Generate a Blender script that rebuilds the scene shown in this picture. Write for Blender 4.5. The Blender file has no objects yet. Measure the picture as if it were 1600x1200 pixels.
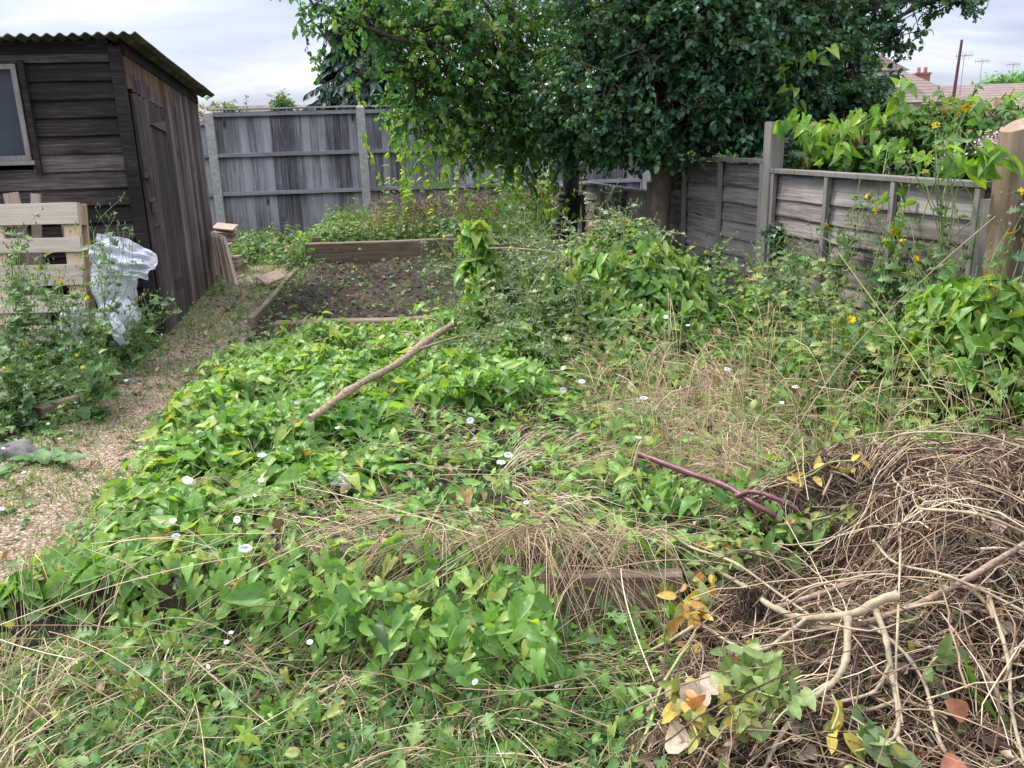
import bpy, math, numpy as np
from mathutils import Vector, Matrix, noise as mnoise
SC = bpy.context.scene
COL = SC.collection
rng = np.random.default_rng(11)
R_ = math.radians

# ------------------------------------------------------------------ camera
FPX = 1346.0
PITCH = math.atan(395/1346); ROLL = math.atan(126/4590); EZ = 1.65
cF = np.array([0, math.cos(PITCH), -math.sin(PITCH)])
cR0 = np.array([1, 0, 0.]); cU0 = np.array([0, math.sin(PITCH), math.cos(PITCH)])
cR = math.cos(ROLL)*cR0 - math.sin(ROLL)*cU0
cU = math.sin(ROLL)*cR0 + math.cos(ROLL)*cU0
cam = bpy.data.cameras.new('camera'); co = bpy.data.objects.new('camera', cam); COL.objects.link(co)
cam.sensor_width = 36; cam.lens = 36*FPX/1600; cam.clip_start = 0.05; cam.clip_end = 3000
m = Matrix(((cR[0], cU[0], -cF[0], 0), (cR[1], cU[1], -cF[1], 0), (cR[2], cU[2], -cF[2], EZ), (0, 0, 0, 1)))
co.matrix_world = m
SC.camera = co

# ------------------------------------------------------------------ light
SUN_EL, SUN_AZ = R_(52), R_(-60)      # high behind thin cloud, to the left and slightly ahead
w = bpy.data.worlds.new('World'); SC.world = w; w.use_nodes = True
nt = w.node_tree; nt.nodes.clear()
def N(t, typ, **k):
    n = t.nodes.new(typ)
    for a, b in k.items():
        if a == 'ins':
            for i, v in b.items(): n.inputs[i].default_value = v
        else: setattr(n, a, b)
    return n
out = N(nt, 'ShaderNodeOutputWorld')
sky = N(nt, 'ShaderNodeTexSky', sky_type='NISHITA', sun_disc=False, sun_elevation=SUN_EL, sun_rotation=SUN_AZ)
bg1 = N(nt, 'ShaderNodeBackground', ins={'Strength': 0.1})
nt.links.new(sky.outputs[0], bg1.inputs[0])
tc = N(nt, 'ShaderNodeTexCoord'); sx = N(nt, 'ShaderNodeSeparateXYZ'); nt.links.new(tc.outputs['Generated'], sx.inputs[0])
zz = N(nt, 'ShaderNodeMath', operation='MAXIMUM', ins={1: 0.0}); nt.links.new(sx.outputs[2], zz.inputs[0])
zd = N(nt, 'ShaderNodeMath', operation='ADD', ins={1: 0.16}); nt.links.new(zz.outputs[0], zd.inputs[0])
dx = N(nt, 'ShaderNodeMath', operation='DIVIDE'); nt.links.new(sx.outputs[0], dx.inputs[0]); nt.links.new(zd.outputs[0], dx.inputs[1])
dy = N(nt, 'ShaderNodeMath', operation='DIVIDE'); nt.links.new(sx.outputs[1], dy.inputs[0]); nt.links.new(zd.outputs[0], dy.inputs[1])
cx = N(nt, 'ShaderNodeCombineXYZ'); nt.links.new(dx.outputs[0], cx.inputs[0]); nt.links.new(dy.outputs[0], cx.inputs[1])
cx.inputs[2].default_value = 3.7
mp = N(nt, 'ShaderNodeMapping'); mp.inputs['Scale'].default_value = (0.75, 1.15, 1); mp.inputs['Location'].default_value = (0.35, 0.2, 0)
nt.links.new(cx.outputs[0], mp.inputs[0])
nz = N(nt, 'ShaderNodeTexNoise', ins={'Scale': 0.9, 'Detail': 7.0, 'Roughness': 0.52, 'Distortion': 0.35}); nt.links.new(mp.outputs[0], nz.inputs[0])
cr = N(nt, 'ShaderNodeValToRGB'); nt.links.new(nz.outputs[0], cr.inputs[0])
e = cr.color_ramp.elements
e[0].position = 0.36; e[0].color = (0.40, 0.44, 0.60, 1)
e[1].position = 0.66; e[1].color = (0.84, 0.86, 0.94, 1)
x_ = cr.color_ramp.elements.new(0.5); x_.color = (0.55, 0.59, 0.72, 1)
# an overcast sky is brighter overhead than at the horizon
zr = N(nt, 'ShaderNodeMapRange', ins={1: 0.0, 2: 0.9, 3: 0.50, 4: 2.1}); nt.links.new(zz.outputs[0], zr.inputs[0])
bg2 = N(nt, 'ShaderNodeBackground'); nt.links.new(cr.outputs[0], bg2.inputs[0]); nt.links.new(zr.outputs[0], bg2.inputs[1])
mx = N(nt, 'ShaderNodeMixShader', ins={0: 0.9}); nt.links.new(bg1.outputs[0], mx.inputs[1]); nt.links.new(bg2.outputs[0], mx.inputs[2])
nt.links.new(mx.outputs[0], out.inputs[0])
sl = bpy.data.lights.new('sun', 'SUN'); sl.energy = 2.4; sl.angle = R_(10); sl.color = (1, 0.95, 0.87)
so = bpy.data.objects.new('sun', sl); COL.objects.link(so)
sd = Vector((math.sin(SUN_AZ)*math.cos(SUN_EL), math.cos(SUN_AZ)*math.cos(SUN_EL), math.sin(SUN_EL)))
so.rotation_euler = sd.to_track_quat('Z', 'Y').to_euler()
SC.view_settings.view_transform = 'Standard'; SC.view_settings.look = 'None'
SC.view_settings.exposure = 1.12; SC.view_settings.gamma = 1
SC.cycles.max_bounces = 6; SC.cycles.diffuse_bounces = 3; SC.cycles.glossy_bounces = 2
SC.cycles.transmission_bounces = 3; SC.cycles.transparent_max_bounces = 4
SC.cycles.use_denoising = True

# ------------------------------------------------------------------ numeric helpers
def ray(u, v):
    return cF + cR*(u-800)/FPX - cU*(v-600)/FPX
def PY(u, v, Y):
    d = ray(u, v); t = Y/d[1]; return np.array([d[0]*t, Y, EZ+d[2]*t])
def project(P):
    Q = P - np.array([0, 0, EZ]); ww = Q@cF; ww = np.where(ww < 0.05, 0.05, ww)
    return 800+FPX*(Q@cR)/ww, 600-FPX*(Q@cU)/ww
_lat = np.random.default_rng(5).random((256, 256))
def vnoise(x, y):
    xi = np.floor(x).astype(int); yi = np.floor(y).astype(int); fx = x-xi; fy = y-yi
    fx = fx*fx*(3-2*fx); fy = fy*fy*(3-2*fy)
    a = _lat[xi & 255, yi & 255]; b = _lat[(xi+1) & 255, yi & 255]; c = _lat[xi & 255, (yi+1) & 255]; d = _lat[(xi+1) & 255, (yi+1) & 255]
    return (a*(1-fx)+b*fx)*(1-fy)+(c*(1-fx)+d*fx)*fy
def fbm(x, y, s=1., o=4):
    x = np.asarray(x, float)*s; y = np.asarray(y, float)*s; r = 0; a = .5; 
    for i in range(o): r = r+a*vnoise(x+17*i, y+31*i); x = x*2.03; y = y*2.03; a *= .5
    return r/(1-.5**o)
def ss(a, b, x):
    t = np.clip((np.asarray(x, float)-a)/(b-a), 0, 1); return t*t*(3-2*t)
def unit(v): return v/np.maximum(np.linalg.norm(v, axis=-1, keepdims=True), 1e-9)
def inpoly(u, v, poly):
    poly = np.asarray(poly, float); c = np.zeros(np.shape(u), bool); n = len(poly); j = n-1
    for i in range(n):
        xi, yi = poly[i]; xj, yj = poly[j]
        k = ((yi > v) != (yj > v)) & (u < (xj-xi)*(v-yi)/((yj-yi) if yj != yi else 1e-9)+xi)
        c ^= k; j = i
    return c

# ------------------------------------------------------------------ mesh accumulation
class Geo:
    def __init__(s): s.V = []; s.F = []; s.T = []; s.UV = []; s.M = []; s.n = 0
    def add(s, V, F, tint=0.5, uv=None, mi=0):
        V = np.asarray(V, float).reshape(-1, 3); F = np.asarray(F, int); k = len(V)
        if k == 0 or len(F) == 0: return
        s.V.append(V); s.F.append(F+s.n); s.M.append(np.full(len(F), mi))
        s.T.append(np.broadcast_to(np.asarray(tint, float), (k,)).copy())
        s.UV.append(np.zeros((k, 2)) if uv is None else np.asarray(uv, float)); s.n += k
    def build(s, name, mats, parent=None, smooth=True):
        me = bpy.data.meshes.new(name)
        if s.n:
            V = np.concatenate(s.V); T = np.concatenate(s.T); UV = np.concatenate(s.UV)
            li = np.concatenate([f.ravel() for f in s.F]).astype(np.int32)
            cnt = np.concatenate([np.full(len(f), f.shape[1]) for f in s.F]).astype(np.int32)
            st = np.concatenate([[0], np.cumsum(cnt)[:-1]]).astype(np.int32)
            me.vertices.add(len(V)); me.vertices.foreach_set('co', V.astype(np.float32).ravel())
            me.loops.add(len(li)); me.loops.foreach_set('vertex_index', li)
            me.polygons.add(len(cnt)); me.polygons.foreach_set('loop_start', st); me.polygons.foreach_set('loop_total', cnt)
            me.polygons.foreach_set('material_index', np.concatenate(s.M).astype(np.int32))
            me.polygons.foreach_set('use_smooth', np.full(len(cnt), smooth))
            a = me.attributes.new('tint', 'FLOAT', 'POINT'); a.data.foreach_set('value', T.astype(np.float32))
            b = me.attributes.new('luv', 'FLOAT_VECTOR', 'POINT')
            b.data.foreach_set('vector', np.c_[UV, np.zeros(len(UV))].astype(np.float32).ravel())
            me.update(calc_edges=True); me.validate()
        for mt in (mats if isinstance(mats, (list, tuple)) else [mats]): me.materials.append(mt)
        o = bpy.data.objects.new(name, me); COL.objects.link(o)
        if parent is not None: o.parent = parent
        return o

def tag(o, label, cat, group=None, kind=None):
    if label: o['label'] = label
    if cat: o['category'] = cat
    if group: o['group'] = group
    if kind: o['kind'] = kind
    return o
def thing(name, label, cat, loc=(0, 0, 0), rotz=0., group=None, rot=None):
    o = bpy.data.objects.new(name, None); COL.objects.link(o); o.location = loc
    o.rotation_euler = rot if rot else (0, 0, rotz); o.empty_display_size = .2
    return tag(o, label, cat, group)

def inst(g, tm, P, L, Nn, size, tint=.5, mi=0, wid=None):
    """copies of a leaf template: P base, L direction of the midrib, Nn rough normal"""
    tv, tf, tuv = tm
    P = np.asarray(P, float); n = len(P)
    if n == 0: return
    L = unit(L); X = unit(np.cross(L, Nn)); Z = np.cross(X, L)
    size = np.broadcast_to(np.asarray(size, float), (n,)); wd = size if wid is None else size*wid
    V = P[:, None, :] + tv[None, :, 0, None]*X[:, None, :]*wd[:, None, None] + tv[None, :, 1, None]*L[:, None, :]*size[:, None, None] \
        + tv[None, :, 2, None]*Z[:, None, :]*size[:, None, None]
    K = len(tv); off = (np.arange(n)*K)[:, None, None]
    tint = np.repeat(np.broadcast_to(np.asarray(tint, float), (n,)), K)
    uv = np.tile(tuv, (n, 1)); first = True
    base = g.n
    g.V.append(V.reshape(-1, 3)); g.T.append(tint); g.UV.append(uv); g.n += n*K
    for f in tf:
        F = (np.asarray(f)[None]+off).reshape(-1, f.shape[1])+base
        g.F.append(F); g.M.append(np.full(len(F), mi))
def tubes(g, paths, rad, sides=3, tint=.5, mi=0):
    paths = np.asarray(paths, float)
    if paths.ndim == 2: paths = paths[None]
    n, K, _ = paths.shape
    if n == 0: return
    rad = np.broadcast_to(np.asarray(rad, float), (n, K))
    T = unit(np.gradient(paths, axis=1)); ref = unit(np.random.default_rng(n*7+K).normal(size=(n, 1, 3))*.3+np.array([.13, .31, .9]))
    A = unit(np.cross(T, np.broadcast_to(ref, T.shape))); B = np.cross(T, A)
    an = np.arange(sides)*2*math.pi/sides
    V = paths[:, :, None, :]+rad[:, :, None, None]*(np.cos(an)[None, None, :, None]*A[:, :, None, :]+np.sin(an)[None, None, :, None]*B[:, :, None, :])
    k = np.arange(K-1)[:, None]*sides; j = np.arange(sides)[None]; j2 = (j+1) % sides
    F = np.stack([k+j, k+j2, k+sides+j2, k+sides+j], -1).reshape(-1, 4)
    F = (F[None]+(np.arange(n)*K*sides)[:, None, None]).reshape(-1, 4)
    tint = np.repeat(np.broadcast_to(np.asarray(tint, float), (n,)), K*sides)
    g.add(V.reshape(-1, 3), F, tint, mi=mi)
def cap(g, c, d, r, sides=8, tint=.5, mi=0):
    d = unit(np.asarray(d, float)); a = unit(np.cross(d, [.1, .3, .95])); b = np.cross(d, a); an = np.arange(sides)*2*math.pi/sides
    V = np.r_[[c], np.asarray(c)+r*(np.cos(an)[:, None]*a+np.sin(an)[:, None]*b)]
    g.add(V, [[0, 1+i, 1+(i+1) % sides] for i in range(sides)], tint, mi=mi)
def ribbons(g, paths, wid, side, tint=.5, mi=0):
    n, K, _ = paths.shape; wid = np.broadcast_to(np.asarray(wid, float), (n, K))
    S = np.broadcast_to(side[:, None, :], paths.shape)
    V = np.stack([paths-S*wid[..., None]*.5, paths+S*wid[..., None]*.5], 2)
    k = np.arange(K-1)*2; F = np.stack([k, k+1, k+3, k+2], -1)
    F = (F[None]+(np.arange(n)*K*2)[:, None, None]).reshape(-1, 4)
    uv = np.zeros((n, K, 2, 2)); uv[:, :, 0, 0] = -1; uv[:, :, 1, 0] = 1; uv[..., 1] = np.linspace(0, 1, K)[None, :, None]
    g.add(V.reshape(-1, 3), F, np.repeat(np.broadcast_to(np.asarray(tint, float), (n,)), K*2), uv.reshape(-1, 2), mi)
def smooth_path(pts, n):
    pts = np.asarray(pts, float); k = len(pts)
    if k == 2: t = np.linspace(0, 1, n)[:, None]; return pts[0]*(1-t)+pts[1]*t
    P = np.r_[[2*pts[0]-pts[1]], pts, [2*pts[-1]-pts[-2]]]; o = []
    for t in np.linspace(0, k-1-1e-6, n):
        i = int(t); f = t-i; a, b, c, d = P[i:i+4]
        o.append(.5*((2*b)+(-a+c)*f+(2*a-5*b+4*c-d)*f*f+(-a+3*b-3*c+d)*f**3))
    return np.array(o)
def box(g, x0, x1, y0, y1, z0, z1, tint=.5, mi=0, M=None):
    V = np.array([[x, y, z] for x in (x0, x1) for y in (y0, y1) for z in (z0, z1)], float)
    if M is not None: V = V@M[0].T+M[1]
    F = [[0, 1, 3, 2], [4, 6, 7, 5], [0, 4, 5, 1], [2, 3, 7, 6], [0, 2, 6, 4], [1, 5, 7, 3]]
    g.add(V, F, tint, mi=mi)
def plank(g, axis, a0, a1, b0, b1, c0, c1, tint=.5, mi=0, n=14, wob=.002, wavy=0., bev=.003, M=None, tilt=0.):
    """a board running along `axis` 0/1/2 (a), width b (next axis), thickness c; slightly wobbly, bevelled edges; tilt shifts c over b"""
    t = np.linspace(a0, a1, n); ph = rng.random(8)*50
    def w(i, am): return am*(fbm(t*3+ph[i], t*0+ph[i+1], 1.3, 3)-.5)*2
    prof = [(b0+bev, c0), (b1-bev, c0), (b1, c0+bev), (b1, c1-bev), (b1-bev, c1), (b0+bev, c1), (b0, c1-bev), (b0, c0+bev)]
    V = np.zeros((n, 8, 3)); ax = [axis, (axis+1) % 3, (axis+2) % 3]
    lo = w(0, wob)+w(4, wavy); hi = w(2, wob)
    for i, (b, c) in enumerate(prof):
        isb = (b-b0) < (b1-b0)*.5
        V[:, i, ax[0]] = t; V[:, i, ax[1]] = b+(lo if isb else hi); V[:, i, ax[2]] = c+tilt*((b-b0)/(b1-b0)-.5)+w(5, wob)
    k = np.arange(n-1)[:, None]*8; j = np.arange(8)[None]; j2 = (j+1) % 8
    F = np.stack([k+j, k+j2, k+8+j2, k+8+j], -1).reshape(-1, 4)
    V = V.reshape(-1, 3)
    if M is not None: V = V@M[0].T+M[1]
    g.add(V, F, tint, mi=mi); g2 = np.array([list(range(8))]); base = V[:8]
    g.add(base, g2[:, ::-1], tint, mi=mi); g.add(V[-8:], g2, tint, mi=mi)

# ------------------------------------------------------------------ leaf templates
def half(mid, side, cup=.25, droop=.25, wave=0.):
    """mirror an outline: mid = y stations on midrib, side = (x,y) outline points, faces quads between"""
    V = []; n = len(side)
    for y in mid: V.append((0, y, -droop*y*y))
    nm = len(mid)
    for s in (1, -1):
        for i, (x, y) in enumerate(side): V.append((s*x, y, cup*x-droop*y*y+(wave if i % 2 else -wave)))
    return np.array(V, float), nm, n
def T_bind(droop=.3, cup=.35):
    V, nm, n = half([0, .33, .68, 1], [(.15, -.3), (.36, -.24), (.37, .04), (.30, .34), (.15, .69)], cup, droop)
    q = []; t = []
    for s, o in ((1, nm), (-1, nm+n)):
        a = [[0, o, o+1, o+2], [0, o+2, o+3, 1], [1, o+3, o+4, 2]]; b = [[2, o+4, 3]]
        q += a if s > 0 else [x[::-1] for x in a]; t += b if s > 0 else [x[::-1] for x in b]
    return V, [np.array(q), np.array(t)], V[:, :2]*np.array([2.7, 1])
def T_ov(wd=.3, droop=.3, cup=.4, wave=0., st=(0, .15, .4, .65, .85, 1)):
    ys = st; ws = [wd*math.sin(math.pi*min(1, max(0, y))**.8)**.7 for y in ys[1:-1]]
    V, nm, n = half(ys, list(zip(ws, ys[1:-1])), cup, droop, wave); q = []; t = []
    for s, o in ((1, nm), (-1, nm+n)):
        a = [[i+1, o+i, o+i+1, i+2] for i in range(n-1)]; b = [[0, o, 1], [nm-2, o+n-1, nm-1]]
        q += a if s > 0 else [x[::-1] for x in a]; t += b if s > 0 else [x[::-1] for x in b]
    return V, [np.array(q), np.array(t)], V[:, :2]*np.array([1/wd, 1])
def T_holly():
    ys = [0, .18, .32, .46, .6, .74, .86, 1]; ws = [.28, .17, .36, .2, .33, .14]
    V, nm, n = half(ys, list(zip(ws, ys[1:-1])), .35, .3, .05); q = []; t = []
    for s, o in ((1, nm), (-1, nm+n)):
        a = [[i+1, o+i, o+i+1, i+2] for i in range(n-1)]; b = [[0, o, 1], [nm-2, o+n-1, nm-1]]
        q += a if s > 0 else [x[::-1] for x in a]; t += b if s > 0 else [x[::-1] for x in b]
    return V, [np.array(q), np.array(t)], V[:, :2]*np.array([2.7, 1])
def T_lobed(spread=.42):
    """ragged pinnate weed leaf"""
    ys = [0, .1, .22, .32, .45, .55, .68, .8, 1]; ws = [.08, .3*spread/.42, .1, .42, .14, .46*spread/.42, .2, .3]
    ws = ws[:len(ys)-2]
    V, nm, n = half(ys, list(zip(ws, ys[1:-1])), .3, .35, .04); q = []; t = []
    for s, o in ((1, nm), (-1, nm+n)):
        a = [[i+1, o+i, o+i+1, i+2] for i in range(n-1)]; b = [[0, o, 1], [nm-2, o+n-1, nm-1]]
        q += a if s > 0 else [x[::-1] for x in a]; t += b if s > 0 else [x[::-1] for x in b]
    return V, [np.array(q), np.array(t)], V[:, :2]*np.array([2.2, 1])
def T_palm(k=5):
    """palmate leaf with k lobes"""
    V = [(0, .25, 0)]; 
    for i in range(2*k+1):
        a = -2.3+4.6*i/(2*k); r = .62 if i % 2 else .3; V.append((r*math.sin(a), .25+r*math.cos(a), -.12*r+(.03 if i % 2 else 0)))
    t = [[0, i+1, i] for i in range(1, 2*k+1)]; V = np.array(V)
    return V, [np.array(t)], V[:, :2]*1.6
LB = T_bind(.3, .5); LB2 = T_bind(.8, .2); LB3 = T_bind(-.15, .75); LO = T_ov(.32); LOS = T_ov(.22, .25, .3); LH = T_holly(); LL = T_lobed(); LP = T_palm(5)
LW = T_ov(.27, .5, .25, .03, (0, .1, .25, .4, .55, .7, .85, 1))
LCR = T_ov(.33, -.5, 1.5, .07)            # curled dry leaf

# ------------------------------------------------------------------ materials
def newmat(name):
    mt = bpy.data.materials.new(name); mt.use_nodes = True; t = mt.node_tree
    return mt, t, t.nodes['Principled BSDF'], t.nodes['Material Output']
def ramp(t, stops, src=None):
    n = t.nodes.new('ShaderNodeValToRGB'); r = n.color_ramp
    r.elements[0].position = stops[0][0]; r.elements[0].color = (*stops[0][1], 1)
    r.elements[1].position = stops[-1][0]; r.elements[1].color = (*stops[-1][1], 1)
    for p, c in stops[1:-1]: r.elements.new(p).color = (*c, 1)
    if src is not None: t.links.new(src, n.inputs[0])
    return n
def attr(t, nm): return N(t, 'ShaderNodeAttribute', attribute_name=nm)
def mixc(t, a, b, f, bt='MIX'):
    n = N(t, 'ShaderNodeMix', data_type='RGBA', blend_type=bt)
    for sock, v in ((n.inputs[6], a), (n.inputs[7], b), (n.inputs[0], f)):
        if hasattr(v, 'links'): t.links.new(v, sock)
        else: sock.default_value = v if not isinstance(v, tuple) else (*v, 1)
    return n.outputs[2]
def math_(t, op, a, b=None):
    n = N(t, 'ShaderNodeMath', operation=op)
    for s, v in ((n.inputs[0], a), (n.inputs[1], b)):
        if v is None: continue
        if hasattr(v, 'links'): t.links.new(v, s)
        else: s.default_value = v
    return n.outputs[0]
def leafmat(name, stops, rough=.5, trans=.35, vein=.25, tcol=1.5, spec=.35, holes=0):
    mt, t, b, o = newmat(name); c = ramp(t, stops, attr(t, 'tint').outputs['Fac']).outputs[0]
    uv = attr(t, 'luv').outputs['Vector']; s = N(t, 'ShaderNodeSeparateXYZ'); t.links.new(uv, s.inputs[0])
    ax = math_(t, 'ABSOLUTE', s.outputs[0])
    mid = N(t, 'ShaderNodeMapRange', ins={1: 0.0, 2: 0.10, 3: 1.0, 4: 0.0}); t.links.new(ax, mid.inputs[0])
    sd_ = math_(t, 'SUBTRACT', math_(t, 'MULTIPLY', s.outputs[1], 7.0), math_(t, 'MULTIPLY', ax, 2.2))
    fr = math_(t, 'ABSOLUTE', math_(t, 'SUBTRACT', math_(t, 'FRACT', sd_), .5))
    sv = N(t, 'ShaderNodeMapRange', ins={1: 0.0, 2: 0.13, 3: 0.55, 4: 0.0}); t.links.new(fr, sv.inputs[0])
    vf = math_(t, 'MULTIPLY', math_(t, 'MAXIMUM', mid.outputs[0], sv.outputs[0]), vein)
    tcn = N(t, 'ShaderNodeNewGeometry'); nn = N(t, 'ShaderNodeTexNoise', ins={'Scale': 45., 'Detail': 2.})
    t.links.new(tcn.outputs['Position'], nn.inputs[0])
    mot = N(t, 'ShaderNodeMapRange', ins={1: .3, 2: .7, 3: .78, 4: 1.2}); t.links.new(nn.outputs[0], mot.inputs[0])
    sc = N(t, 'ShaderNodeVectorMath', operation='SCALE'); t.links.new(c, sc.inputs[0]); t.links.new(mot.outputs[0], sc.inputs[3])
    light = N(t, 'ShaderNodeVectorMath', operation='SCALE', ins={3: 1.9}); t.links.new(sc.outputs[0], light.inputs[0])
    cc = mixc(t, sc.outputs[0], light.outputs[0], vf)
    sp_ = N(t, 'ShaderNodeTexNoise', ins={'Scale': 160., 'Detail': 1.}); t.links.new(tcn.outputs['Position'], sp_.inputs[0])
    sm_ = N(t, 'ShaderNodeMapRange', ins={1: .66, 2: .72, 3: 0., 4: .6}); t.links.new(sp_.outputs[0], sm_.inputs[0])
    cc = mixc(t, cc, (.11, .075, .035), sm_.outputs[0])
    t.links.new(cc, b.inputs['Base Color']); b.inputs['Roughness'].default_value = rough
    b.inputs['Specular IOR Level'].default_value = spec
    tr = N(t, 'ShaderNodeBsdfTranslucent'); tint = N(t, 'ShaderNodeVectorMath', operation='MULTIPLY', ins={1: (tcol*1.15, tcol*1.1, tcol*.35)})
    t.links.new(cc, tint.inputs[0]); t.links.new(tint.outputs[0], tr.inputs[0])
    ms = N(t, 'ShaderNodeMixShader', ins={0: trans}); t.links.new(b.outputs[0], ms.inputs[1]); t.links.new(tr.outputs[0], ms.inputs[2])
    t.links.new(ms.outputs[0], o.inputs[0]); return mt
def woodmat(name, stops, axis=0, gs=1., rough=.85, stain=None, moss=None, bump=.4, knots=True, stainscale=1.3):
    """weathered timber; grain along object axis"""
    mt, t, b, o = newmat(name); tcn = N(t, 'ShaderNodeTexCoord'); ti = attr(t, 'tint').outputs['Fac']
    off = N(t, 'ShaderNodeCombineXYZ'); 
    for i, kk in enumerate((17., 31., 11.)): t.links.new(math_(t, 'MULTIPLY', ti, kk), off.inputs[i])
    ad = N(t, 'ShaderNodeVectorMath', operation='ADD'); t.links.new(tcn.outputs['Object'], ad.inputs[0]); t.links.new(off.outputs[0], ad.inputs[1])
    sc = [65*gs]*3; sc[axis] = 2.6*gs
    mp = N(t, 'ShaderNodeMapping'); mp.inputs['Scale'].default_value = sc; t.links.new(ad.outputs[0], mp.inputs[0])
    n1 = N(t, 'ShaderNodeTexNoise', ins={'Scale': 1., 'Detail': 6., 'Roughness': .62, 'Distortion': .35}); t.links.new(mp.outputs[0], n1.inputs[0])
    sc2 = [190*gs]*3; sc2[axis] = 7*gs
    mp2 = N(t, 'ShaderNodeMapping'); mp2.inputs['Scale'].default_value = sc2; t.links.new(ad.outputs[0], mp2.inputs[0])
    n2 = N(t, 'ShaderNodeTexNoise', ins={'Scale': 1., 'Detail': 5., 'Roughness': .75}); t.links.new(mp2.outputs[0], n2.inputs[0])
    n3 = N(t, 'ShaderNodeTexNoise', ins={'Scale': stainscale, 'Detail': 5., 'Roughness': .6}); t.links.new(tcn.outputs['Object'], n3.inputs[0])
    f = math_(t, 'ADD', math_(t, 'MULTIPLY', n1.outputs[0], .45), math_(t, 'MULTIPLY', n2.outputs[0], .55))
    f = math_(t, 'ADD', f, math_(t, 'MULTIPLY', math_(t, 'SUBTRACT', ti, .5), .22))
    f = math_(t, 'ADD', f, math_(t, 'MULTIPLY', math_(t, 'SUBTRACT', n3.outputs[0], .5), .35))
    c = ramp(t, stops, f).outputs[0]
    if knots:
        sck = [5.]*3; sck[axis] = 2.2
        mk = N(t, 'ShaderNodeMapping'); mk.inputs['Scale'].default_value = sck; t.links.new(ad.outputs[0], mk.inputs[0])
        vo = N(t, 'ShaderNodeTexVoronoi', ins={'Scale': 1.}); t.links.new(mk.outputs[0], vo.inputs[0])
        kn = N(t, 'ShaderNodeMapRange', ins={1: .06, 2: .16, 3: .85, 4: 0.}); t.links.new(vo.outputs['Distance'], kn.inputs[0])
        c = mixc(t, c, tuple(v*.35 for v in stops[0][1]), kn.outputs[0])
    if stain:
        sm = N(t, 'ShaderNodeMapRange', ins={1: .5, 2: .68, 3: 0., 4: .85}); 
        n4 = N(t, 'ShaderNodeTexNoise', ins={'Scale': stainscale*1.7, 'Detail': 4.}); 
        m4 = N(t, 'ShaderNodeMapping'); m4.inputs['Location'].default_value = (5, 3, 8); 
        s4 = [1.8]*3; s4[axis] = .6; m4.inputs['Scale'].default_value = s4
        t.links.new(tcn.outputs['Object'], m4.inputs[0]); t.links.new(m4.outputs[0], n4.inputs[0]); t.links.new(n4.outputs[0], sm.inputs[0])
        c = mixc(t, c, stain, math_(t, 'MULTIPLY', sm.outputs[0], n2.outputs[0]))
    if moss:
        n5 = N(t, 'ShaderNodeTexNoise', ins={'Scale': 6., 'Detail': 6., 'Roughness': .7}); t.links.new(tcn.outputs['Object'], n5.inputs[0])
        m5 = N(t, 'ShaderNodeMapRange', ins={1: .55, 2: .68, 3: 0., 4: .8}); t.links.new(n5.outputs[0], m5.inputs[0])
        c = mixc(t, c, moss, m5.outputs[0])
    t.links.new(c, b.inputs['Base Color']); b.inputs['Roughness'].default_value = rough; b.inputs['Specular IOR Level'].default_value = .25
    bu = N(t, 'ShaderNodeBump', ins={'Strength': bump, 'Distance': .004}); t.links.new(f, bu.inputs['Height']); t.links.new(bu.outputs[0], b.inputs['Normal'])
    return mt
def tintmat(name, stops, rough=.8, spec=.2, ns=0., trans=0.):
    mt, t, b, o = newmat(name); f = attr(t, 'tint').outputs['Fac']
    if ns:
        gn = N(t, 'ShaderNodeNewGeometry'); n1 = N(t, 'ShaderNodeTexNoise', ins={'Scale': ns, 'Detail': 3.}); t.links.new(gn.outputs['Position'], n1.inputs[0])
        f = math_(t, 'ADD', f, math_(t, 'MULTIPLY', math_(t, 'SUBTRACT', n1.outputs[0], .5), .5))
    t.links.new(ramp(t, stops, f).outputs[0], b.inputs['Base Color']); b.inputs['Roughness'].default_value = rough; b.inputs['Specular IOR Level'].default_value = spec
    return mt
def plain(name, c, rough=.7, spec=.3, metal=0., ns=8., amt=.25, bump=0.):
    mt, t, b, o = newmat(name); tcn = N(t, 'ShaderNodeTexCoord')
    n1 = N(t, 'ShaderNodeTexNoise', ins={'Scale': ns, 'Detail': 6., 'Roughness': .65}); t.links.new(tcn.outputs['Object'], n1.inputs[0])
    r = ramp(t, [(.3, tuple(v*(1-amt) for v in c)), (.7, tuple(min(1, v*(1+amt)) for v in c))], n1.outputs[0])
    t.links.new(r.outputs[0], b.inputs['Base Color']); b.inputs['Roughness'].default_value = rough; b.inputs['Metallic'].default_value = metal
    b.inputs['Specular IOR Level'].default_value = spec
    if bump:
        bu = N(t, 'ShaderNodeBump', ins={'Strength': bump, 'Distance': .01}); t.links.new(n1.outputs[0], bu.inputs['Height']); t.links.new(bu.outputs[0], b.inputs['Normal'])
    return mt
M = {}
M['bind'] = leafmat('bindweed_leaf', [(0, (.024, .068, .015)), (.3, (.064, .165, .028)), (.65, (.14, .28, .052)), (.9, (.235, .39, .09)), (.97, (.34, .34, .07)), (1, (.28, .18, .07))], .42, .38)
M['bindy'] = leafmat('young_vine_leaf', [(0, (.07, .17, .025)), (.5, (.17, .34, .04)), (1, (.33, .44, .06))], .4, .45)
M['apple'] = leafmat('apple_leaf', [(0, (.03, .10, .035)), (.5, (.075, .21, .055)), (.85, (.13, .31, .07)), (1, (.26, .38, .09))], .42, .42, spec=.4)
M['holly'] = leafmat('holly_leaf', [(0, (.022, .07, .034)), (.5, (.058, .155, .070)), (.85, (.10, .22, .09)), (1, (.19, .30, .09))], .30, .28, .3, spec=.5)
M['conifer'] = leafmat('conifer_needle', [(0, (.012, .038, .030)), (1, (.035, .085, .055))], .6, .1, 0)
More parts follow.
